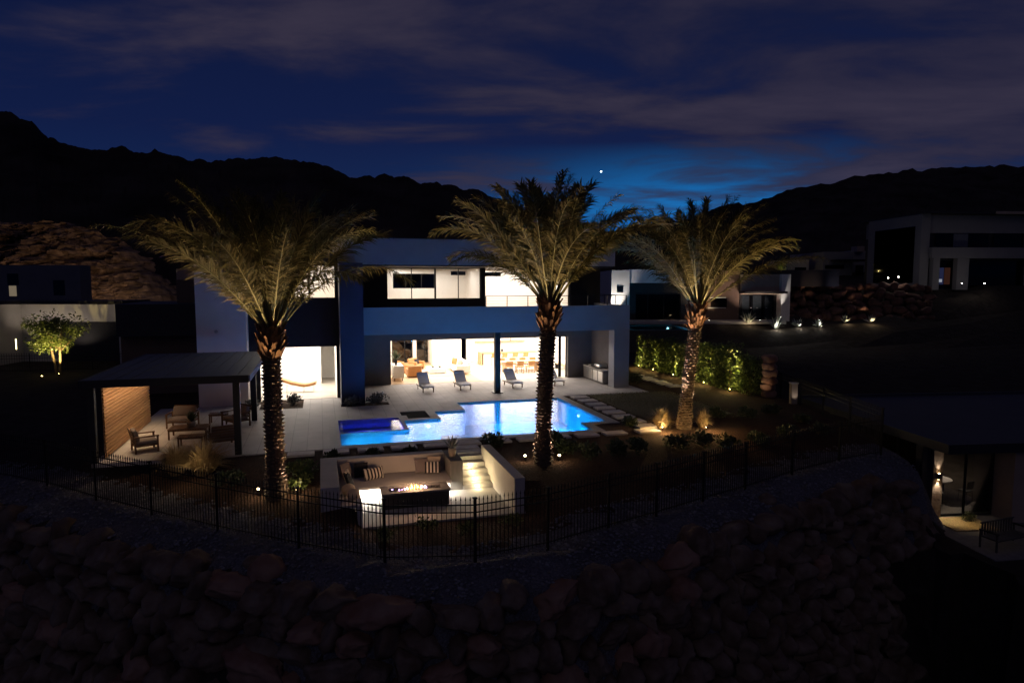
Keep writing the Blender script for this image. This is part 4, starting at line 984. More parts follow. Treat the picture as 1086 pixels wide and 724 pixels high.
simple('wall_shelf','long oak shelf on the white kitchen wall','shelf',9.9,11.1,1.55,0,[('board','oak',[(-1.9,2.3,-.18,.18,0,.06)],0)]); simple('extractor_hood','oak clad extractor hood over the kitchen wall, left one','cabinet',8.9,11.0,2.25,0,[('box','oak',[(-.7,.7,-.28,.28,0,.35)],0)]); simple('extractor_hood','oak clad cabinet box over the kitchen wall, right one','cabinet',11.0,11.0,2.25,0,[('box','oak',[(-.7,.7,-.28,.28,0,.35)],0)])
mb=MB(); mb.lathe([(.05,0),(.09,.08),(.07,.2),(.04,.24)],12); tag(mb.build('vase',M['fabric_black'],loc=W(9.6,8.6,F0+.971),smooth=True),'small black vase standing on the kitchen island','vase')
mb=MB(); mb.lathe([(.04,0),(.05,.15),(.018,.22),(.018,.3)],12); tag(mb.build('bottle',M['pot'],loc=W(11.0,11.1,1.611),smooth=True),'pale bottle standing on the oak wall shelf','bottle')
simple('dining_table','long oak dining table with chairs around it','dining table',9.75,3.95,F0,0,[('tabletop','oak',[(-1.7,1.7,-.5,.5,.70,.75)],.008),('leg','oak',[(-1.3,-1.15,-.4,.4,0,.699)],0),('leg','oak',[(1.15,1.3,-.4,.4,0,.699)],0)])
DC=simple('dining_chair','tan leather dining chair on the near side of the table, first from the column','dining chair',8.6,3.1,F0,R(180),[('seat','tan_leather',[((0,0,.45),(.5,.48,.07),(0,0,0),.03)],0),('backrest','tan_leather',[((0,.25,.70),(.5,.06,.36),(R(-8),0,0),.025)],0),('leg','oak',[(-.24,-.2,-.22,-.18,0,.44)],0),('leg','oak',[(.2,.24,-.22,-.18,0,.44)],0),('leg','oak',[(-.24,-.2,.22,.26,0,.8)],0),('leg','oak',[(.2,.24,.22,.26,0,.8)],0),('stretcher','oak',[(-.2,.2,.225,.255,.2,.24)],0)],'dining chairs around the oak table')
nm=('first','second','third','fourth')
for k in range(1,4): dup(DC,W(8.6+k*.8,3.1,F0),YAW+R(180+rnd.uniform(-6,6)),f'tan leather dining chair on the near side of the table, {nm[k]} from the column')
for k in range(4): dup(DC,W(8.6+k*.8,4.75,F0),YAW+R(rnd.uniform(-6,6)),f'tan leather dining chair on the far side of the table, {nm[k]} from the column')
for k,lb in enumerate(('upper','lower')):
    mb=MB(); t=HE('picture',f'small framed grey picture on the right interior wall, {lb} of two','picture',13.17,3.0,1.9-k*.72)
    mb.box(-.03,.0,-.28,.28,-.28,.28); mb.build('frame',M['fabric_white'],t); mb=MB(); mb.box(-.036,-.0305,-.2,.2,-.2,.2); mb.build('print',M['grey_stucco'],t)
simple('wall_bench','low oak bench along the right interior wall','bench',12.85,3.6,F0,0,[('board','oak',[(-.2,.2,-1.3,1.3,.4,.46)],0),('leg','black_metal',[(-.17,.17,-1.2,-1.15,0,.399)],0),('leg','black_metal',[(-.17,.17,1.15,1.2,0,.399)],0)])
# garden room daybed
t=HE('leather_daybed','tan leather wave shaped daybed on thin legs in the garden room','daybed',-5.55,-1.4,.016,R(-5))
mb=MB(); prof=[]
for i in range(21):
    s=i/20; x=-1.05+2.1*s; prof.append((x,.40+.42*max(0,(.36-s)/.36)**1.3+.07*math.sin(s*8-.9)))
for (a,b) in zip(prof[:-1],prof[1:]):
    for y0,y1 in ((-.32,.32),): mb._add([(a[0],y0,a[1]),(b[0],y0,b[1]),(b[0],y1,b[1]),(a[0],y1,a[1]),(a[0],y0,a[1]+.14),(b[0],y0,b[1]+.14),(b[0],y1,b[1]+.14),(a[0],y1,a[1]+.14)],[(0,3,2,1),(4,5,6,7),(0,1,5,4),(2,3,7,6)])
mb._add([(prof[0][0],-.32,prof[0][1]),(prof[0][0],.32,prof[0][1]),(prof[0][0],.32,prof[0][1]+.14),(prof[0][0],-.32,prof[0][1]+.14)],[(0,1,2,3)]); mb._add([(prof[-1][0],-.32,prof[-1][1]),(prof[-1][0],.32,prof[-1][1]),(prof[-1][0],.32,prof[-1][1]+.14),(prof[-1][0],-.32,prof[-1][1]+.14)],[(0,1,2,3)])
mb.build('cushion',M['tan_leather'],t)
for x in (-.6,.35,.9):
    mb=MB(); mb.tube([(x,-.28,0),(x,-.28,.42)],.014,6); mb.tube([(x,.28,0),(x,.28,.42)],.014,6); mb.tube([(x,-.28,.40),(x,.28,.40)],.012,6); mb.build('leg',M['steel'],t)

# ------------------------------------------------------------------ planting
def shrub(name,label,p,rad,n,L_,mat,seed,group=None,cat='shrub',stem=True,up=.35,box=False,wd=.34):
    rg=random.Random(seed); t=E(name,label,cat,p,rg.uniform(0,6.28) if not box else YAW,group); mb=MB()
    lobes=[(Vector((rg.uniform(-.6,.6)*rad[0],rg.uniform(-.6,.6)*rad[1],rad[2]*rg.uniform(.35,1.35))),rg.uniform(.35,.6)) for _ in range(9)]
    for k in range(n):
        if box:
            q=Vector((rg.uniform(-1,1),rg.uniform(-1,1),rg.uniform(0,2))); 
            if rg.random()<.7:
                ax=rg.randint(0,1); q[ax]=math.copysign(rg.uniform(.72,1.02),q[ax])
            c=Vector((q.x*rad[0]*(1-.16*q.z*.5),q.y*rad[1]*(1-.16*q.z*.5),q.z*rad[2])); c+=Vector((.1,.1,.12)).lerp(Vector((-.1,-.1,-.12)),.5)*0
            w=mnoise.noise(c*1.6+Vector((seed,0,0))); c*=1+.16*w
            if w<-.28 and rg.random()<.75: continue
            d=Vector((q.x*.8,q.y*.8,up))+Vector((rg.gauss(0,.5),rg.gauss(0,.5),rg.gauss(0,.5)))
        else:
            lc,lr=rg.choice(lobes); o=Vector((rg.gauss(0,1),rg.gauss(0,1),rg.gauss(0,1))).normalized()*lr*rg.uniform(.6,1.05)
            c=lc+Vector((o.x*rad[0],o.y*rad[1],o.z*rad[2])); c.z=max(.03,c.z); d=o+Vector((0,0,up))+Vector((rg.gauss(0,.35),rg.gauss(0,.35),rg.gauss(0,.35)))
        mb.leaf(c,d,Vector((rg.gauss(0,.4),rg.gauss(0,.4),1)),L_*rg.uniform(.6,1.25),L_*wd*rg.uniform(.7,1.2))
    mb.build('foliage',M[mat],t)
    if stem:
        mb=MB()
        for k in range(5 if not box else 4):
            a=rg.uniform(0,6.28); r=rad[0]*.55; mb.tube([(0,0,-.05),(math.cos(a)*r*.3,math.sin(a)*r*.3,rad[2]*.5),(math.cos(a)*r,math.sin(a)*r,rad[2]*(1.2 if not box else 1.7))],[.02,.015,.006],5)
        mb.build('stem',M['bark'],t)
    return t
HV=[3.7,2.0,.25,-1.5,-3.3,-5.1,-6.9,-8.7]; on=('first','second','third','fourth','fifth','sixth','seventh','last')
for k,v in enumerate(HV):
    p=W(HEDGE_U+.25+rnd.uniform(-.12,.12),v); shrub('hedge_shrub',f'tall upright leafy hedge shrub, {on[k]} of the row counted from the house',(p.x,p.y,ground_z(p.x,p.y)),(.62,.80,1.2*rnd.uniform(.85,1.12)),1900,.21,'leaf',100+k,'hedge shrubs along the right garden edge','hedge shrub',box=True)
for k,(v,pw) in enumerate(((3.6,1700),(1.3,1300),(-1.6,1300),(-4.1,3600),(-5.4,1800),(-8.2,4200))):
    p=W(HEDGE_U-.62,v); p.z=ground_z(p.x,p.y)+.02; uplight(p,W(HEDGE_U-.15,v+.05,2.3),pw,YEL,52,('yellow spotlight at the foot of the hedge nearest the house','yellow spotlight in the hedge, second from the house','yellow spotlight in the hedge hidden by the right palm trunk','yellow spotlight in the hedge just right of the right palm','second yellow spotlight in the hedge right of the right palm','yellow spotlight in the hedge nearest the stone pillar')[k],'yellow_lens',s=.9,blend=1)
    lamp('POINT',p+Vector((.0,-.1,.45)),36,YEL,size=.05); lamp('POINT',p+Vector((-.1,-.15,1.3)),8,YEL,size=.05)
t=E('stone_pillar','stacked red stone pillar at the near end of the hedge','pillar',W(HEDGE_U+.6,-10.2,-.1))
mb=MB()
for k in range(6): mb.rock((rnd.uniform(-.06,.06),rnd.uniform(-.06,.06),.22+k*.40),(.40,.38,.25),3,.22,k+40,k,1.2,.3)
mb.build('stones',M['boulder_red'],t,smooth=True)
lamp('SPOT',W(HEDGE_U-.35,-10.6,.1),26,WARM,(.5,.35,1),.04,80,.8)
# low round shrubs in the near bed
k=0
for (px,py,r) in ((600,474,.5),(625,478,.5),(655,474,.48),(677,472,.5),(718,466,.5),(745,463,.5),(772,462,.45),(805,458,.5),(838,452,.5),(868,448,.5),(760,436,.4),(795,436,.45),(818,432,.4),(850,440,.4)):
    p=ON(px,py+8,-.1); p.z=ground_z(p.x,p.y); shrub('round_shrub',('dark round shrub in the near bed, just right of the middle palm','dark round shrub in the near bed, second right of the middle palm','dark round shrub below the corner stepping stone','dark round shrub below the end of the stepping stone row','dark round shrub in front of the right palm','dark round shrub just right of the right palm foot','dark low shrub right of the right palm','dark shrub in the bed in front of the stone pillar','dark shrub beside the small lit post on the right','dark shrub nearest the corner of the side fence','small shrub on the mulch behind the right palm','small shrub between hedge and front bed, by the pillar','small shrub at the foot of the stone pillar','small shrub below the small lit post on the right')[k],p,(r,r,r*.62),420,.14,'leaf_dark',200+k,'low round shrubs in the garden beds'); k+=1
for (u,v,r,lb,mt) in ((-2.75,-6.75,.5,'grey green rosette shrub at the foot of the navy pier, left of two','leaf_sage'),(-1.4,-6.5,.55,'grey green rosette shrub at the foot of the navy pier, right of two','leaf_sage'),(-5.7,-5.1,.45,'low grey shrub in the planter before the garden room','leaf_sage'),(-6.7,-5.5,.4,'low grey shrub in the planter behind the leftmost palm','leaf_sage'),(-7.6,-6.0,.4,'grey shrub beside the rear pergola post','leaf_sage'),(-3.9,-17.55,.3,'small shrub behind the left corner of the lounge wall','leaf_dark'),(-2.4,-17.5,.28,'small shrub behind the middle of the lounge wall','leaf_dark'),(-1.1,-17.5,.3,'small shrub behind the right part of the lounge wall','leaf_dark'),(2.35,-17.0,.5,'dark branching shrub between pool edge and lounge side wall','leaf_dark'),(4.7,-17.5,.5,'dark leafy shrub beside the middle palm on its right','leaf_dark'),(9.1,-15.2,.35,'low dark groundcover in the notch of the pool corner','leaf_dark'),(15.3,-3.2,.5,'dark low shrub right of the white end pier, nearer one','leaf_dark'),(15.6,-1.7,.45,'dark low shrub right of the white end pier, farther one','leaf_dark'),(-4.9,-18.9,.55,'yellow green shrub lit by the spotlight left of the lounge','leaf'),(-5.0,-20.0,.35,'low lit shrub between leftmost palm and lounge wall','leaf'),(-7.3,-18.6,.45,'low shrub in the mulch left of the leftmost palm','leaf_dark'),(-8.0,-17.0,.45,'dark spiky shrub at the front edge of the pergola','leaf_sage')):
    p=gp(u,v); p.z=max(p.z,-.04) if v>-17 else p.z
    if v>-7: p.z=-.03
    shrub('garden_shrub',lb,p,(r,r,r*.6),380,.15,mt,int(500+u*10+v*7))
k=0
for (px,py) in ((409,566),(453,556),(497,561),(541,550)):
    p=ON(px,py,-.6); p.z=ground_z(p.x,p.y); shrub('flowering_shrub',f'small yellowish shrub behind the fence in front of the lounge, {on[k]} from the left',p,(.34,.34,.24),260,.09,'leaf',700+k,'yellowish shrubs before the lounge'); k+=1
def tuft(label,p,h,r,n,group=None,mat='grass_tan',name='feather_grass',cat='ornamental grass'):
    t=E(name,label,cat,p,0,group); mb=MB()
    for k in range(n):
        a=rnd.uniform(0,6.28); q=Vector((math.cos(a),math.sin(a),0)); s=rnd.uniform(.1,1)**.7; L_=h*rnd.uniform(.55,1.1)*(1.08-.34*s); a2=a+rnd.uniform(-.5,.5); q2=Vector((math.cos(a2),math.sin(a2),0)); b=q*r*.22*s; m_=b+Vector((0,0,L_*.62))+q*r*.34*s; e=m_+Vector((0,0,L_*.34-.30*s*s))+q2*r*.62*s; w=Vector((-q.y,q.x,0))*.012
        mb.quad(b-w,b+w,m_+w,m_-w); mb.quad(m_-w,m_+w,e)
    mb.build('blades',M[mat],t); return t
def gpz(px,py,z=-.1): p=ON(px,py,z); p.z=ground_z(p.x,p.y)-.02; return p
tuft('pale feathery grass clump at the pergola front, left of two',gp(-9.2,-16.75),1.3,.95,620); tuft('pale feathery grass clump at the pergola front, right of two',gp(-8.25,-17.2),1.4,1.15,800)
tuft('glowing golden grass tuft left of the right palm foot',PR+Vector((-.98,.0,0)),1.05,.75,700); tuft('glowing golden grass tuft right of the right palm foot',PR+Vector((.85,.1,0)),1.0,.6,520); lamp('POINT',PR+Vector((-1.15,-.95,.45)),75,(1,.62,.22),size=.05); lamp('POINT',PR+Vector((1.2,-.9,.45)),50,(1,.62,.22),size=.05)
lamp('POINT',W(-8.6,-18.3,.5),16,WARM,size=.2)
# small lit post and path light
t=E('gate_post','short pale masonry post lit from below beside the side fence','post',gpz(841,429)); mb=MB(); mb.box(-.17,.17,-.15,.15,-.1,1.1); mb.build('shaft',M['tan'],t,bevel=.01); mb=MB(); mb.box(-.2,.2,-.18,.18,1.102,1.16); mb.build('cap',M['concrete'],t)
p=gpz(841,429); lamp('SPOT',p+Vector((0,-.4,.06)),10,NEUT,(0,.3,1),.03,60,.8)

# ------------------------------------------------------------------ left neighbour, its tree and the floodlit rocks
def span(px0,px1,py0,py1,Y,dep,mb=None,out=0):
    """box standing at depth Y covering a surveyed facade rectangle"""
    a=AT(px0,py1,Y); b=AT(px1,py0,Y); mb=mb or MB(); mb.box(a.x,b.x,Y-out,Y+dep,a.z,b.z); return mb
LH=E('white_house','white modern house with a lit recessed front beyond the driveway on the left','house',(0,0,0))
M['white_far']=pbr('white_render',(.6,.57,.54),.85,var=.06,nscale=1,bump=.2)
M['dusk_wall']=pbr('slate_blue_render',(.10,.105,.13),.85,var=.1,nscale=1)
g0=-.4
def zb(py,Y): return AT(543,py,Y).z
a=AT(3,322,55); b=AT(135,322,55)
mb=MB(); mb.box(a.x,b.x,57.0,57.4,zb(341,57),zb(322,57)); mb.box(a.x,a.x+3.2,57.0,57.4,g0,zb(341,57)-.0); mb.box(b.x-1.9,b.x,57.0,57.4,g0,zb(341,57)); mb.build('front_wall',M['white_far'],LH)
MB().box(a.x-.35,a.x-.002,53.6,57.4,g0,zb(323,55)).build('side_fin',M['white_far'],LH); MB().box(b.x+.002,b.x+.35,53.6,57.4,g0,zb(323,55)).build('side_fin',M['white_far'],LH)
mb=MB(); mb.box(a.x-.5,b.x+.5,53.4,57.6,zb(322,55)+.0,zb(318.5,55)); mb.build('flat_roof',M['charcoal'],LH)
mb=MB(); mb.box(a.x+3.2,b.x-1.9,57.2,57.3,g0,zb(341,57)-.002); mb.build('garage_door',M['charcoal'],LH)
span(-30,84,281,321,61,1.6).build('upper_block',M['dusk_wall'],LH); 
span(10,17,303,314,60.97,.02).build('window',emit('dim_lit_window',(1,.8,.55),.16),LH); span(57,68,297,313,60.97,.02).build('window',M['dark_glass'],LH); span(8,19,290,302,60.965,.02).build('window',M['dark_glass'],LH)
for (px,py,lb,pw) in ((18,371,'yellow slot light at the left fin of the white neighbour house',190),(136,357,'yellow slot light at the right fin of the white neighbour house',120)):
    p=AT(px,py,54.4); p.z=max(p.z,ground_z(p.x,54.4)); t=E('wall_washer',lb,'spotlight',p); mb=MB(); mb.box(-.05,.05,-.05,.05,-.02,.5); mb.build('housing',M['black_metal'],t); mb=MB(); mb.box(-.045,.045,-.062,-.051,.05,.9); mb.build('lens',emit('slot_lens',(1,.85,.4),5),t)
    lamp('SPOT',p+Vector((.3 if px<50 else -.3,.6,.3)),pw*.8,(1,.82,.66),(.25 if px<50 else -.35,.7,1.5),.06,120,.9)
lamp('SPOT',AT(70,372,55.4)+Vector((0,0,.2)),120,(1,.82,.66),(0,.6,1.5),.06,140,.9)
# low dark fence of the neighbour's drive
FD=E('drive_fence','low dark metal fence before the white neighbour house','fence',(0,0,0))
pts=[(AT(x,y,Yv).x,Yv) for x,y,Yv in ((0,395,50),(32,392,50.5),(64,389,51),(98,385,51.5),(136,382,52))]
fence_run(FD,pts,lambda x,y:-.35,h=1.3,sp=.16)
tr=E('small_tree','small two stemmed leafy tree lit yellow green from below beside the left drive','tree',ON(62,397,-.35))
mb=MB(); mb.tube([(-.1,0,-.1),(-.22,0,.9),(-.5,.1,2.0),(-.8,.2,3.0)],[.11,.09,.07,.04],8); mb.tube([(.08,0,-.1),(.16,.05,.9),(.3,-.1,2.1),(.6,-.2,3.2)],[.11,.09,.07,.04],8)
for k in range(8):
    a=k*.8; mb.tube([(.3*math.cos(a)*.5,.1,1.7+.1*k),(math.cos(a)*1.2,math.sin(a)*1.2,2.6+.12*k)],[.04,.015],5)
mb.build('trunk',M['bark'],tr,smooth=True)
rg=random.Random(77); mb=MB(); lob=[(Vector((rg.uniform(-1.25,1.15),rg.uniform(-1.1,1.1),rg.uniform(2.1,4.1))),rg.uniform(.45,.85)) for _ in range(30)]
for k in range(4200):
    c,r=rg.choice(lob); o=Vector((rg.gauss(0,1),rg.gauss(0,1),rg.gauss(0,.8))).normalized()*r*rg.uniform(.5,1.08); mb.leaf(c+o,o+Vector((rg.gauss(0,.5),rg.gauss(0,.5),-.25)),Vector((rg.gauss(0,.5),rg.gauss(0,.5),1)),rg.uniform(.16,.28),.06)
mb.build('crown',M['leaf'],tr)
p=ON(53,402,-.35); uplight(p+Vector((-.6,0,0)),tr.location+Vector((-.2,0,3)),1700,YEL,75,'small bright spotlight on the ground at the left drive tree','yellow_lens',s=1.6); uplight(tr.location+Vector((.5,-.7,0)),tr.location+Vector((.2,0,3)),900,YEL,75,'second yellow spotlight at the foot of the left drive tree','yellow_lens',s=.8)
# rock face
mb=MB(); NX,NZ=330,150
for i in range(NX+1):
    for k in range(NZ+1):
        fx,fk=i/NX,k/NZ; px=-90+310*fx; crest=ridge(px,[(-90,232),(0,236),(70,236),(100,243),(130,256),(160,278),(185,308),(205,332),(220,345)]); py=352+(crest-352)*fk; Y=74+20*fk**1.2
        p=AT(px,py,Y); q=Vector((p.x*.16+p.z*.10,p.y*.1,p.z*.34-p.x*.13))
        n=mnoise.fractal(q,.75,2.1,6); n2=abs(mnoise.noise(q*1.9+Vector((9,0,0)))); n3=abs(mnoise.fractal(q*4.3+Vector((3,5,0)),.8,2.2,4)); n4=mnoise.noise(q*.7+Vector((1,7,3))); p.y+=-2.4*n-1.5*(1-n2)**3+1.5*min(1,n3*1.8)-2.2*n4; p.z+=.5*mnoise.noise(q*2.2)+.35*mnoise.noise(q*6)
        mb.v.append(tuple(p))
for i in range(NX):
    for k in range(NZ): o=i*(NZ+1)+k; mb.f.append([o,o+NZ+1,o+NZ+2,o+1]); mb.m.append(0)
tag(mb.build('rock_face',M['cliff']),kind='structure')
for (px,py,Y,tx,ty,pw,col,lb) in ((66,318,66,18,262,2600,(1,.62,.36),'floodlight hidden below the floodlit rocks, left one'),(101,326,67.5,96,285,1900,(1,.66,.40),'floodlight shining up the floodlit rocks, middle one'),(158,333,66.5,140,285,3400,(1,.74,.5),'floodlight shining up the floodlit rocks, right one')):
    p=AT(px,py,Y); tg=AT(tx,ty,82); fixture(p,lb,'yellow_lens',group='floodlights below the rock face',s=1.2); lamp('SPOT',p+Vector((0,0,.5)),pw,col,tg-p,.1,88,.9)

# ------------------------------------------------------------------ right neighbour
NV=E('neighbour_villa','low pale villa with dark sliding glass behind the right palm','house',(0,0,0))
YV=80
def vb(name,mat,*r,dep=8,out=0,Y=YV):
    mb=MB()
    for q in r: span(*q,Y,dep,mb,out)
    return mb.build(name,M[mat] if isinstance(mat,str) else mat,NV)
vb('white_end_wall','white_far',(645,664.5,287,343),out=2.2); vb('roof_band','stucco_lilac',(664.6,736,286,300),out=2.1)
vb('recessed_wall','charcoal',(664.6,736,300.2,343),dep=6); 
mb=MB(); span(673,722,311,338,YV-.02,.03,mb); vb('glass_wall','dark_glass',(674,722,312,338),dep=.02,out=.05)
mb=MB()
for x in (674,687,704,721): span(x-.5,x+.5,311,338.5,YV-.06,.05,mb)
span(673.5,721.5,310.6,311.4,YV-.064,.056,mb); span(673.5,721.5,338,339,YV-.064,.056,mb)
mb.build('window_frame',M['black_metal'],NV)
vb('brown_wall','brown',(736.2,783,287,343),dep=7,out=.6); w_=vb('window','dark_glass',(752,769,316,326),dep=.02,out=.66); mb=span(751,770,315.2,316,YV-.68,.05); span(751,770,326,326.8,YV-.68,.05,mb); mb.build('frame',M['white_far'],w_)
vb('right_block','tan',(783.2,832,291,312),dep=7,out=.9); vb('right_block_wall','charcoal',(783.2,832,312.2,343),dep=7,out=.2); vb('canopy','charcoal',(782,826,308.5,311),dep=.1,out=2.6); vb('end_pier','white_far',(822,833,291,343),dep=7,out=1.6)
dr=vb('french_door','dark_glass',(785.5,820,313,338),dep=.02,out=.3)
mb=MB()
for x in (785.5,795,797.5,808,810,820): span(x-.5,x+.5,312.6,338.6,YV-.36,.05,mb)
mb.build('frame',M['black_metal'],dr)
for x in (803,813,796.5): span(x-.8,x+.8,326,326.8,YV-.4,.03).build('handle',M['steel'],dr)
for x0,x1,s_ in ((786.5,794.5,.008),(798,807.5,.016),(810.5,819.5,.05)): span(x0,x1,313.4,337.6,YV-.26,.02).build('curtain',pbr('pale_curtain',(.35,.4,.42),.9),NV)
tag(span(646,834,341,343.6,75.5,12).build('neighbour_terrace',M['concrete']),kind='structure')
vb('roof_slab','charcoal',(833.2,897,286,304),dep=9,out=-1.5)
lamp('POINT',AT(806,322,YV+.3)+Vector((0,-.9,0)),0.001,NEUT)
t=vb('square_window','dark_glass',(651,657.5,303,310),dep=.02,out=2.23)
# rail on the neighbour's terrace
def nspot(px,py,Y,power,col,d,lb,lens='white_lens',spot=80,s=1.6):
    p=AT(px,py,Y); p.z=max(p.z,ground_z(p.x,p.y)+.02); fixture(p,lb,lens,d=d,s=s*.55); lamp('SPOT',p+Vector((0,0,.15))+Vector(d).normalized()*.15,power*3.2,col,d,.05,spot,.8)
nspot(652,336,77,520,NEUT,(0,.28,1),'spotlight washing the white end wall of the neighbour villa')
nspot(828,338,77.4,170,NEUT,(.05,.3,1),'spotlight at the right end pier of the neighbour villa',spot=50)
nspot(806,341,76.5,420,(1,.75,.6),(0,.5,1),'spotlight in front of the neighbour villa french doors',spot=100)
nspot(752,341,76.8,300,WARM,(0,.5,1),'spotlight before the brown wall of the neighbour villa',spot=100)
for (px,py,Y) in ((770,341.5,75.6),(730,341,75.6),(790,341.5,75.6)): lamp('POINT',AT(px,py,Y)+Vector((0,0,.3)),9,WARM,size=.1)
# neighbour pool
np_=E('neighbour_pool','small lit turquoise pool in front of the neighbour villa','pool',(0,0,0))
a=ON(671,350,1.9); b=ON(713,345.2,1.9)
mb=MB(); slab(mb,[(a.x-.6,b.x+.6,a.y-.6,b.y+.6)],[(a.x,b.x,a.y,b.y)],1.93,-.4); mb.build('coping',M['dark_stone'],np_)
basin(MB(),[(a.x,b.x,a.y,b.y)],1.9,.6).build('basin',M['pool_plaster'],np_)
wt=flat([(a.x,b.x,a.y,b.y)],1.85).build('neighbour_water',M['water']); tag(wt,kind='structure')
lamp('AREA',Vector((b.x-.15,a.y*.5+b.y*.5,1.45)),200,(.0,.5,1),(-1,0,-.6),.3); lamp('AREA',Vector((a.x*.5+b.x*.5,b.y-.1,1.5)),200,(.0,.5,1),(0,-1,-.6),.3)
lamp('AREA',Vector((a.x*.5+b.x*.5,a.y+.15,1.3)),350,(.0,.5,1),(0,1,-.9),.4)
mb=MB(); mb.rock((b.x-.5,b.y-.06,1.62),(.12,.04,.12),1,0); mb.build('pool_light',M['pool_lens'],np_)
# rockery between the two levels
M['rockery']=pbr('rockery_stone',(.10,.05,.035),.95,var=.5,nscale=1.4,bump=1,bscale=10)
RW=E('rockery_wall','retaining rockery of red boulders lit from below right of the neighbour villa','retaining wall',(0,0,0))
rb=random.Random(9); n=0
for row in range(5):
    x=833+rb.uniform(-4,3)
    while x<985:
        w=rb.uniform(8,19); py=338-row*8+rb.uniform(-2.5,2.5); p=AT(x+w/2,py,80.2+row*.9+rb.uniform(-.3,.3))
        if n<98: mb=MB(); mb.rock((0,0,0),(w*.58*80/FPX,.65,rb.uniform(.5,.8)),3,.25,n,0,1.6,0,11); o=mb.build('boulder',M['rockery'],RW,loc=p,smooth=True); o.rotation_euler[1]=rb.uniform(-.4,.4)
        n+=1; x+=w*.9
mb=MB(); p=AT(834,342,82); q=AT(990,342,82); mb.quad((p.x,81,p.z-.5),(q.x,81,q.z-.5),(q.x,86,6.1),(p.x,86,6.1)); mb.build('earth_backing',M['dirt'],RW)
for (px,py,pw,lb,sp_) in ((869,341,150,'spotlight below the rockery lighting the orange boulders',38),(896,342,120,'white spotlight below the middle of the rockery',34),(923,341,120,'spotlight in the golden plant below the rockery',60),(935,341,60,'small yellow spotlight at the dark end of the rockery',60),(842,341,30,'weak spotlight under the rockery beside the villa',70)):
    nspot(px,py,79.0,pw*1.2,(1,.66,.42) if px!=896 else (.85,.8,1),(0,.72,1),lb,spot=sp_)
# lit agaves on the slope
k=0
for (px,py,Y,h,lb) in ((793,338,75.4,1.25,'lit agave in a pot before the french doors of the villa'),(822,352,73.4,1.5,'largest white lit agave on the dark slope below the villa'),(846,349,73.8,1.0,'white lit agave second from the left on the dark slope'),(868,349,73.8,.9,'white lit agave third from the left on the dark slope'),(896,343,76,.9,'warm lit yucca at the foot of the middle of the rockery'),(923,341,76,1.0,'golden lit bushy agave below the right of the rockery')):
    p=AT(px,py,Y); p.z=max(ground_z(p.x,p.y)-.02,p.z-.3) ; p.z=ground_z(p.x,p.y)-.02
    t=E('agave',lb,'agave',p); mb=MB()
    for j in range(26):
        a=rnd.uniform(0,6.28); e=rnd.uniform(.35,1.4); d=Vector((math.cos(a)*math.cos(e),math.sin(a)*math.cos(e),math.sin(e))); mb.leaf(Vector((0,0,.05)),d,Vector((0,0,1)),h*rnd.uniform(.8,1.4),h*.085)
    mb.build('leaves',M['leaf_grey'],t)
    lamp('POINT',p+Vector((.1,-.45,.25)),50 if px in(822,) else 26,(1,.92,.8) if px not in (793,896,923) else WARM,size=.08)
# houses farther up the hill
MH=E('hill_house','small pale stepped house on the hillside between villa and the large dark house','house',(0,0,0))
def far(root,name,mat,r,Y,dep,out=0): return span(*r,Y,dep,None,out).build(name,M[mat] if isinstance(mat,str) else mat,root)
M['grey_far']=pbr('grey_far_render',(.30,.29,.28),.85,var=.06,nscale=.6); M['dim_far']=pbr('dim_far_render',(.20,.19,.185),.85,var=.06,nscale=.6)
far(MH,'left_block','grey_far',(833,858,275.5,302),112,8); w_=far(MH,'window','dark_glass',(843,855,283.5,287),111.9,.05); far(MH,'wall','grey_far',(857,872,268.5,302),116,8); far(MH,'wall','dim_far',(872,905,267,302),110,8); far(MH,'wall','grey_far',(900,921,266,302),113,8); far(MH,'chimney','tan',(909,917,261,267),112,2); far(MH,'canopy','charcoal',(887,921,275,277),108,4); far(MH,'window','dark_glass',(875,895,281,285),109.9,.05); far(MH,'door','dark_glass',(907,916,281,294),109.9,.05)
lamp('SPOT',AT(836,300,110.0),700,NEUT,(0,.5,1),.1,90,.9); lamp('SPOT',AT(910,300,106),500,NEUT,(0,.8,1),.1,90,.9)
t=E('hill_shrub','small lit yellow shrub beside the hill house','shrub',AT(828,288,110)); mb=MB()
for k in range(500): o=Vector((rnd.gauss(0,.45),rnd.gauss(0,.45),rnd.gauss(1,.6))); mb.leaf(o,Vector((rnd.gauss(0,1),rnd.gauss(0,1),rnd.gauss(.4,1))),Vector((0,0,1)),.3,.08)
mb.build('foliage',M['leaf'],t); lamp('POINT',AT(829,287,108.6),70,YEL,size=.1)
BH=E('large_house','large two storey dark modern house on the raised lot at far right','house',(54.4,88,0),R(4))
def bb(name,mat,*b):
    for q in b: o=MB().box(*q).build(name,M[mat] if isinstance(mat,str) else mat,BH)
    return o
bb('corner_tower','dim_far',(-1.2,0,0,11.5,6,15.3),(-1.2,0,0,.9,15.3,15.31))
bb('left_glazing','dark_glass',(-1.26,-1.21,1.2,9.8,6.4,13.8))
bb('upper_storey','dim_far',(0.002,26,.3,14,12.9,15.25)); bb('upper_band','dim_far',(.002,26,-.6,.298,9.6,11.0)); bb('upper_glazing','dark_glass',(1,8.3,.25,.29,11.05,12.85),(9,13,.25,.29,11.05,12.85)); bb('upper_wall','charcoal',(0.002,26,.5,14,11.0,12.899)); bb('curtain','dusk_wall',(3.4,5.4,.2,.24,11.1,12.8)); bb('upper_pier','dim_far',(13.2,13.9,-.1,.295,11.0,12.899))
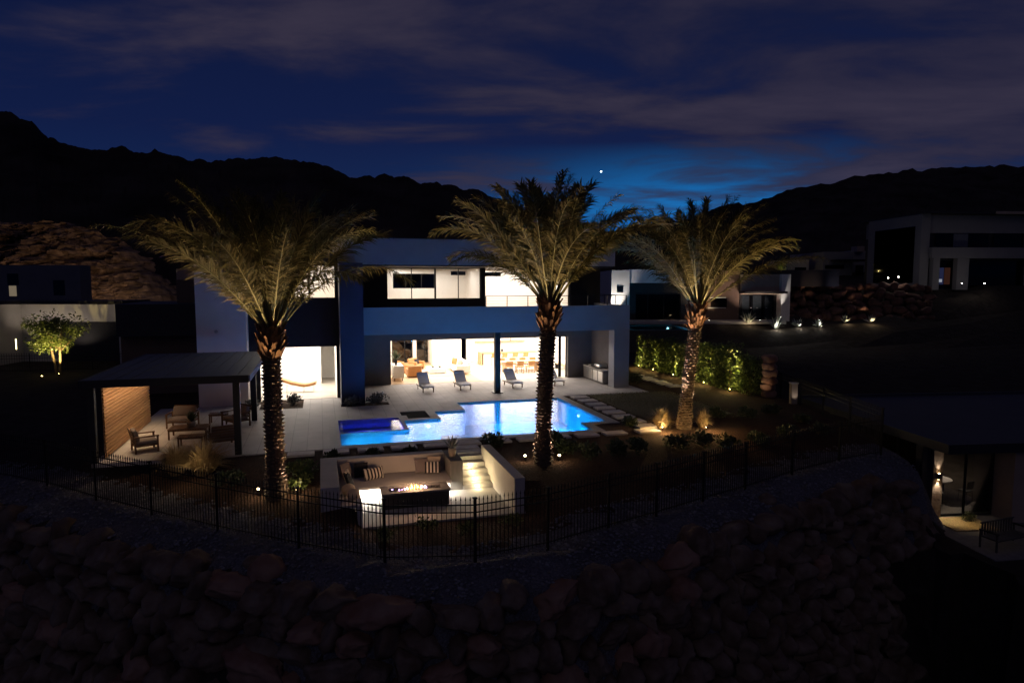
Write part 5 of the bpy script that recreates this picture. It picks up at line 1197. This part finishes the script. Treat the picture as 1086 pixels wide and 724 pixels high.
bb('ground_pier','dim_far',(.3,1.2,-.5,.29,5.5,9.599),(3.6,5.2,-.5,.29,5.5,9.599),(13.5,16.5,-.5,.29,5.5,9.599)); bb('ground_wall','charcoal',(.002,26,.6,14,5.5,10.999)); bb('ground_window','dark_glass',(1.2,3.6,.5,.55,5.6,9.3),(5.4,13.4,.5,.55,5.6,9.3))
bb('lit_room',emit('dim_blue_room',(.25,.3,.8),.05),(1.4,2.5,.44,.48,6.2,8.4)); bb('lit_room',emit('dim_red_room',(.8,.3,.2),.03),(2.6,3.4,.44,.48,6.2,8.4)); bb('lit_room',emit('dim_lamp_row',(.8,.85,1),.30),(1.5,2.3,.42,.43,6.5,6.9))
bb('roof_edge','tan',(8,40,-1.2,-1.0,15.252,15.6)); bb('roof','charcoal',(-1.2,40,-1.0,14,15.32,15.5))
for (px,py,lb,pw) in ((942,297,'left of the two garden lamps before the large dark house',8),(953,296,'right of the two garden lamps before the large dark house',8),(1020,303,'small white light on the edge of the large house terrace, left',5),(1044,303,'small white light on the edge of the large house terrace, right',6)):
    p=AT(px,py,84); fixture(p,lb,'white_lens',group='lights of the large house',s=2.2); lamp('POINT',p+Vector((0,-.3,.4)),pw*4,NEUT,size=.1)

# ------------------------------------------------------------------ lower neighbour on the right
QZ=-3.12; QY=R(6)
LN=E('lower_house','dark flat roofed house on the lower lot beyond the boulder wall','house',(17.2,26.7,QZ),QY)
def qb(name,mat,*b):
    mb=MB()
    for q in b: mb.box(*q)
    return mb.build(name,M[mat] if isinstance(mat,str) else mat,LN)
M['roof_sheet']=pbr('dark_roof_sheet',(.03,.034,.05),.7,var=.15,nscale=.8)
rf=qb('roof','roof_sheet',(-.5,14,-1.3,9.6,3.0,3.28)); mb=MB(); mb.box(-.55,-.502,-1.3,9.6,2.95,3.32); mb.box(-.55,14,-1.36,-1.302,2.95,3.32); mb.build('fascia',M['charcoal'],rf); MB().box(-.5,14,9.5,9.62,2.9,3.42).build('parapet',M['roof_sheet'],rf)
qb('stone_pillar','boulder',(-.2,.22,-.2,.22,0,2.95)); qb('dark_pillar','charcoal',(-.62,-.21,-.1,.3,0,2.95))
gl=qb('glass_wall','glass',(.23,2.6,.0,.02,.08,2.9)); mb=MB()
for x in (.23,1.35,2.55): mb.box(x,x+.06,-.03,.05,0,2.95)
mb.box(.23,2.6,-.03,.05,.0,.08); mb.build('frame',M['black_metal'],gl)
gl=qb('glass_wall','glass',(-.02,0,.25,9,.08,2.9)); mb=MB()
for y in (2.2,4.6,7.2): mb.box(-.05,.05,y,y+.06,0,2.95)
mb.build('frame',M['black_metal'],gl)
qb('pier_wall','tan',(2.62,3.3,-1.0,.1,0,2.95)); qb('side_wall','charcoal',(3.302,14,-.2,.1,0,2.95)); qb('back_wall','tan',(-.0,14,8.9,9.1,.0,2.95)); qb('floor','int_floor',(-.6,14,.0,9.2,-.12,.02))
tag(MB().box(-1.0,3.6,-4.3,0,-.12,.0).build('lower_patio',M['pier_stone'],loc=(17.2,26.7,QZ),rotz=QY),kind='structure')
def QW(x,y,z=0): c,s_=math.cos(QY),math.sin(QY); return Vector((17.2+x*c-y*s_,26.7+x*s_+y*c,QZ+z))
lamp('AREA',QW(3.5,4.5,2.9),75,(1,.78,.6),(0,0,-1),4)
t=E('wall_sconce','up and down sconce lighting the stone pillar of the lower house','wall lamp',QW(.0,-.26,1.75)); mb=MB(); mb.lathe([(.05,-.12),(.05,.12)],10); mb.build('cylinder',M['black_metal'],t)
for d in (-1,1): mb=MB(); mb.lathe([(.035,0),(.035,.004)],10); o=mb.build('lens',M['warm_lens'],t); o.location=(0,0,.125*d-.002); lamp('SPOT',QW(.0,-.27,1.75+.15*d),90 if d<0 else 40,(1,.85,.66),(0,.0,d),.02,62 if d>0 else 70,.7)
lamp('SPOT',QW(.5,-.9,1.2),26,(1,.72,.36),(.1,-.1,-1),.03,95,.9)
tag(MB().box(-.3,1.5,-1.7,-.25,0.004,.05).build('gravel_bed',pbr('yellow_gravel',(.4,.3,.14),.95,var=.5,nscale=25,bump=1,bscale=30),loc=QW(0,0),rotz=QY),kind='structure')
shrub('boxwood_shrub','small round shrub on the lit gravel by the lower house pillar',QW(1.05,-.8,.04),(.3,.3,.24),420,.07,'leaf_dark',900)
TB=E('round_table','round table behind the glass of the lower house','table',QW(2.2,2.6,.02)); mb=MB(); mb.lathe([(.62,.72),(.62,.75)],20); mb.build('tabletop',M['fabric_white'],TB); mb=MB(); mb.lathe([(.3,0),(.05,.05),(.05,.71)],12); mb.build('pedestal',M['black_metal'],TB)
for k,(x,y,r,lb) in enumerate(((1.5,1.6,150,'nearest the left glass'),(2.9,1.7,200,'nearest the pier wall'),(1.3,3.3,60,'at the back left'),(2.4,3.6,10,'at the back right'))):
    t=E('cafe_chair',f'dark cafe chair at the round table of the lower house, {lb}','chair',QW(x,y,.02),R(r),'cafe chairs of the lower house')
    mb=MB(); mb.rbox((0,0,.45),(.42,.42,.04),r=.015); mb.build('seat',M['black_metal'],t); mb=MB(); mb.rbox((0,.2,.72),(.42,.03,.36),(R(-8),0,0),r=.014); mb.build('backrest',M['black_metal'],t)
    for a in (-1,1):
        for b in (-1,1): mb=MB(); mb.tube([(a*.19,b*.19,0),(a*.17,b*.17,.43)],.015,6); mb.build('leg',M['black_metal'],t)
t=E('bar_chair','dark swivel chair on a post behind the corner glass of the lower house','chair',QW(.9,4.2,.02)); mb=MB(); mb.rbox((0,0,.8),(.5,.48,.08),r=.03); mb.build('seat',M['black_metal'],t); mb=MB(); mb.rbox((0,.22,1.1),(.5,.07,.5),r=.03); mb.build('backrest',M['black_metal'],t); mb=MB(); mb.lathe([(.25,0),(.03,.04),(.03,.76)],10); mb.build('post',M['black_metal'],t)
t=E('lounge_bench','dark metal patio bench with slatted back and armrests on the lower patio','bench',QW(.35,-3.2,0),QY+R(14))
mb=MB(); mb.box(-.85,.85,-.32,.32,.38,.43); mb.build('seat',M['dark_stone'],t)
mb=MB()
for k in range(12): mb.box(-.8+k*.14,-.74+k*.14,.30,.33,.43,.86)
mb.box(-.86,.86,.29,.34,.861,.91); mb.build('backrest',M['dark_stone'],t)
for a in (-1,1):
    for y_ in (-.295,.295): MB().box(a*.88-.025,a*.88+.025,y_-.025,y_+.025,0,.64).build('leg',M['dark_stone'],t); mb=MB(); mb.box(a*.88-.04,a*.88+.04,-.34,.34,.641,.68); mb.build('armrest',M['dark_stone'],t)
p=ON(1081,540,QZ); p.z=QZ; tuft('small pale grass tuft lit warm at the right edge of the lower patio',p,.5,.3,90); lamp('POINT',p+Vector((-.1,-.3,.25)),5,WARM,size=.05)
t=E('wall_lantern','small square white wall light at the far right of the lower house','wall lamp',AT(1084,465,29.2)); mb=MB(); mb.box(-.16,.16,-.05,.05,-.2,.2); mb.build('housing',M['black_metal'],t); mb=MB(); mb.box(-.13,.13,-.06,-.051,-.02,.17); mb.box(-.13,.13,-.06,-.051,-.17,-.12); mb.build('lens',emit('lantern_lens',(.9,.9,1),1.2),t)

# ------------------------------------------------------------------ render settings
SC.view_settings.view_transform='Standard'; SC.view_settings.look='None'; SC.view_settings.exposure=0; SC.view_settings.gamma=1; SC.view_settings.use_curve_mapping=False
c=SC.cycles; c.use_denoising=True
try: c.denoiser='OPENIMAGEDENOISE'; c.denoising_input_passes='RGB_ALBEDO_NORMAL'
except Exception: pass
c.max_bounces=7; c.diffuse_bounces=4; c.glossy_bounces=3; c.transmission_bounces=4; c.transparent_max_bounces=16; c.sample_clamp_indirect=4; c.sample_clamp_direct=60; c.caustics_reflective=False; c.caustics_refractive=False
c.use_adaptive_sampling=False
bpy.context.view_layer.update()
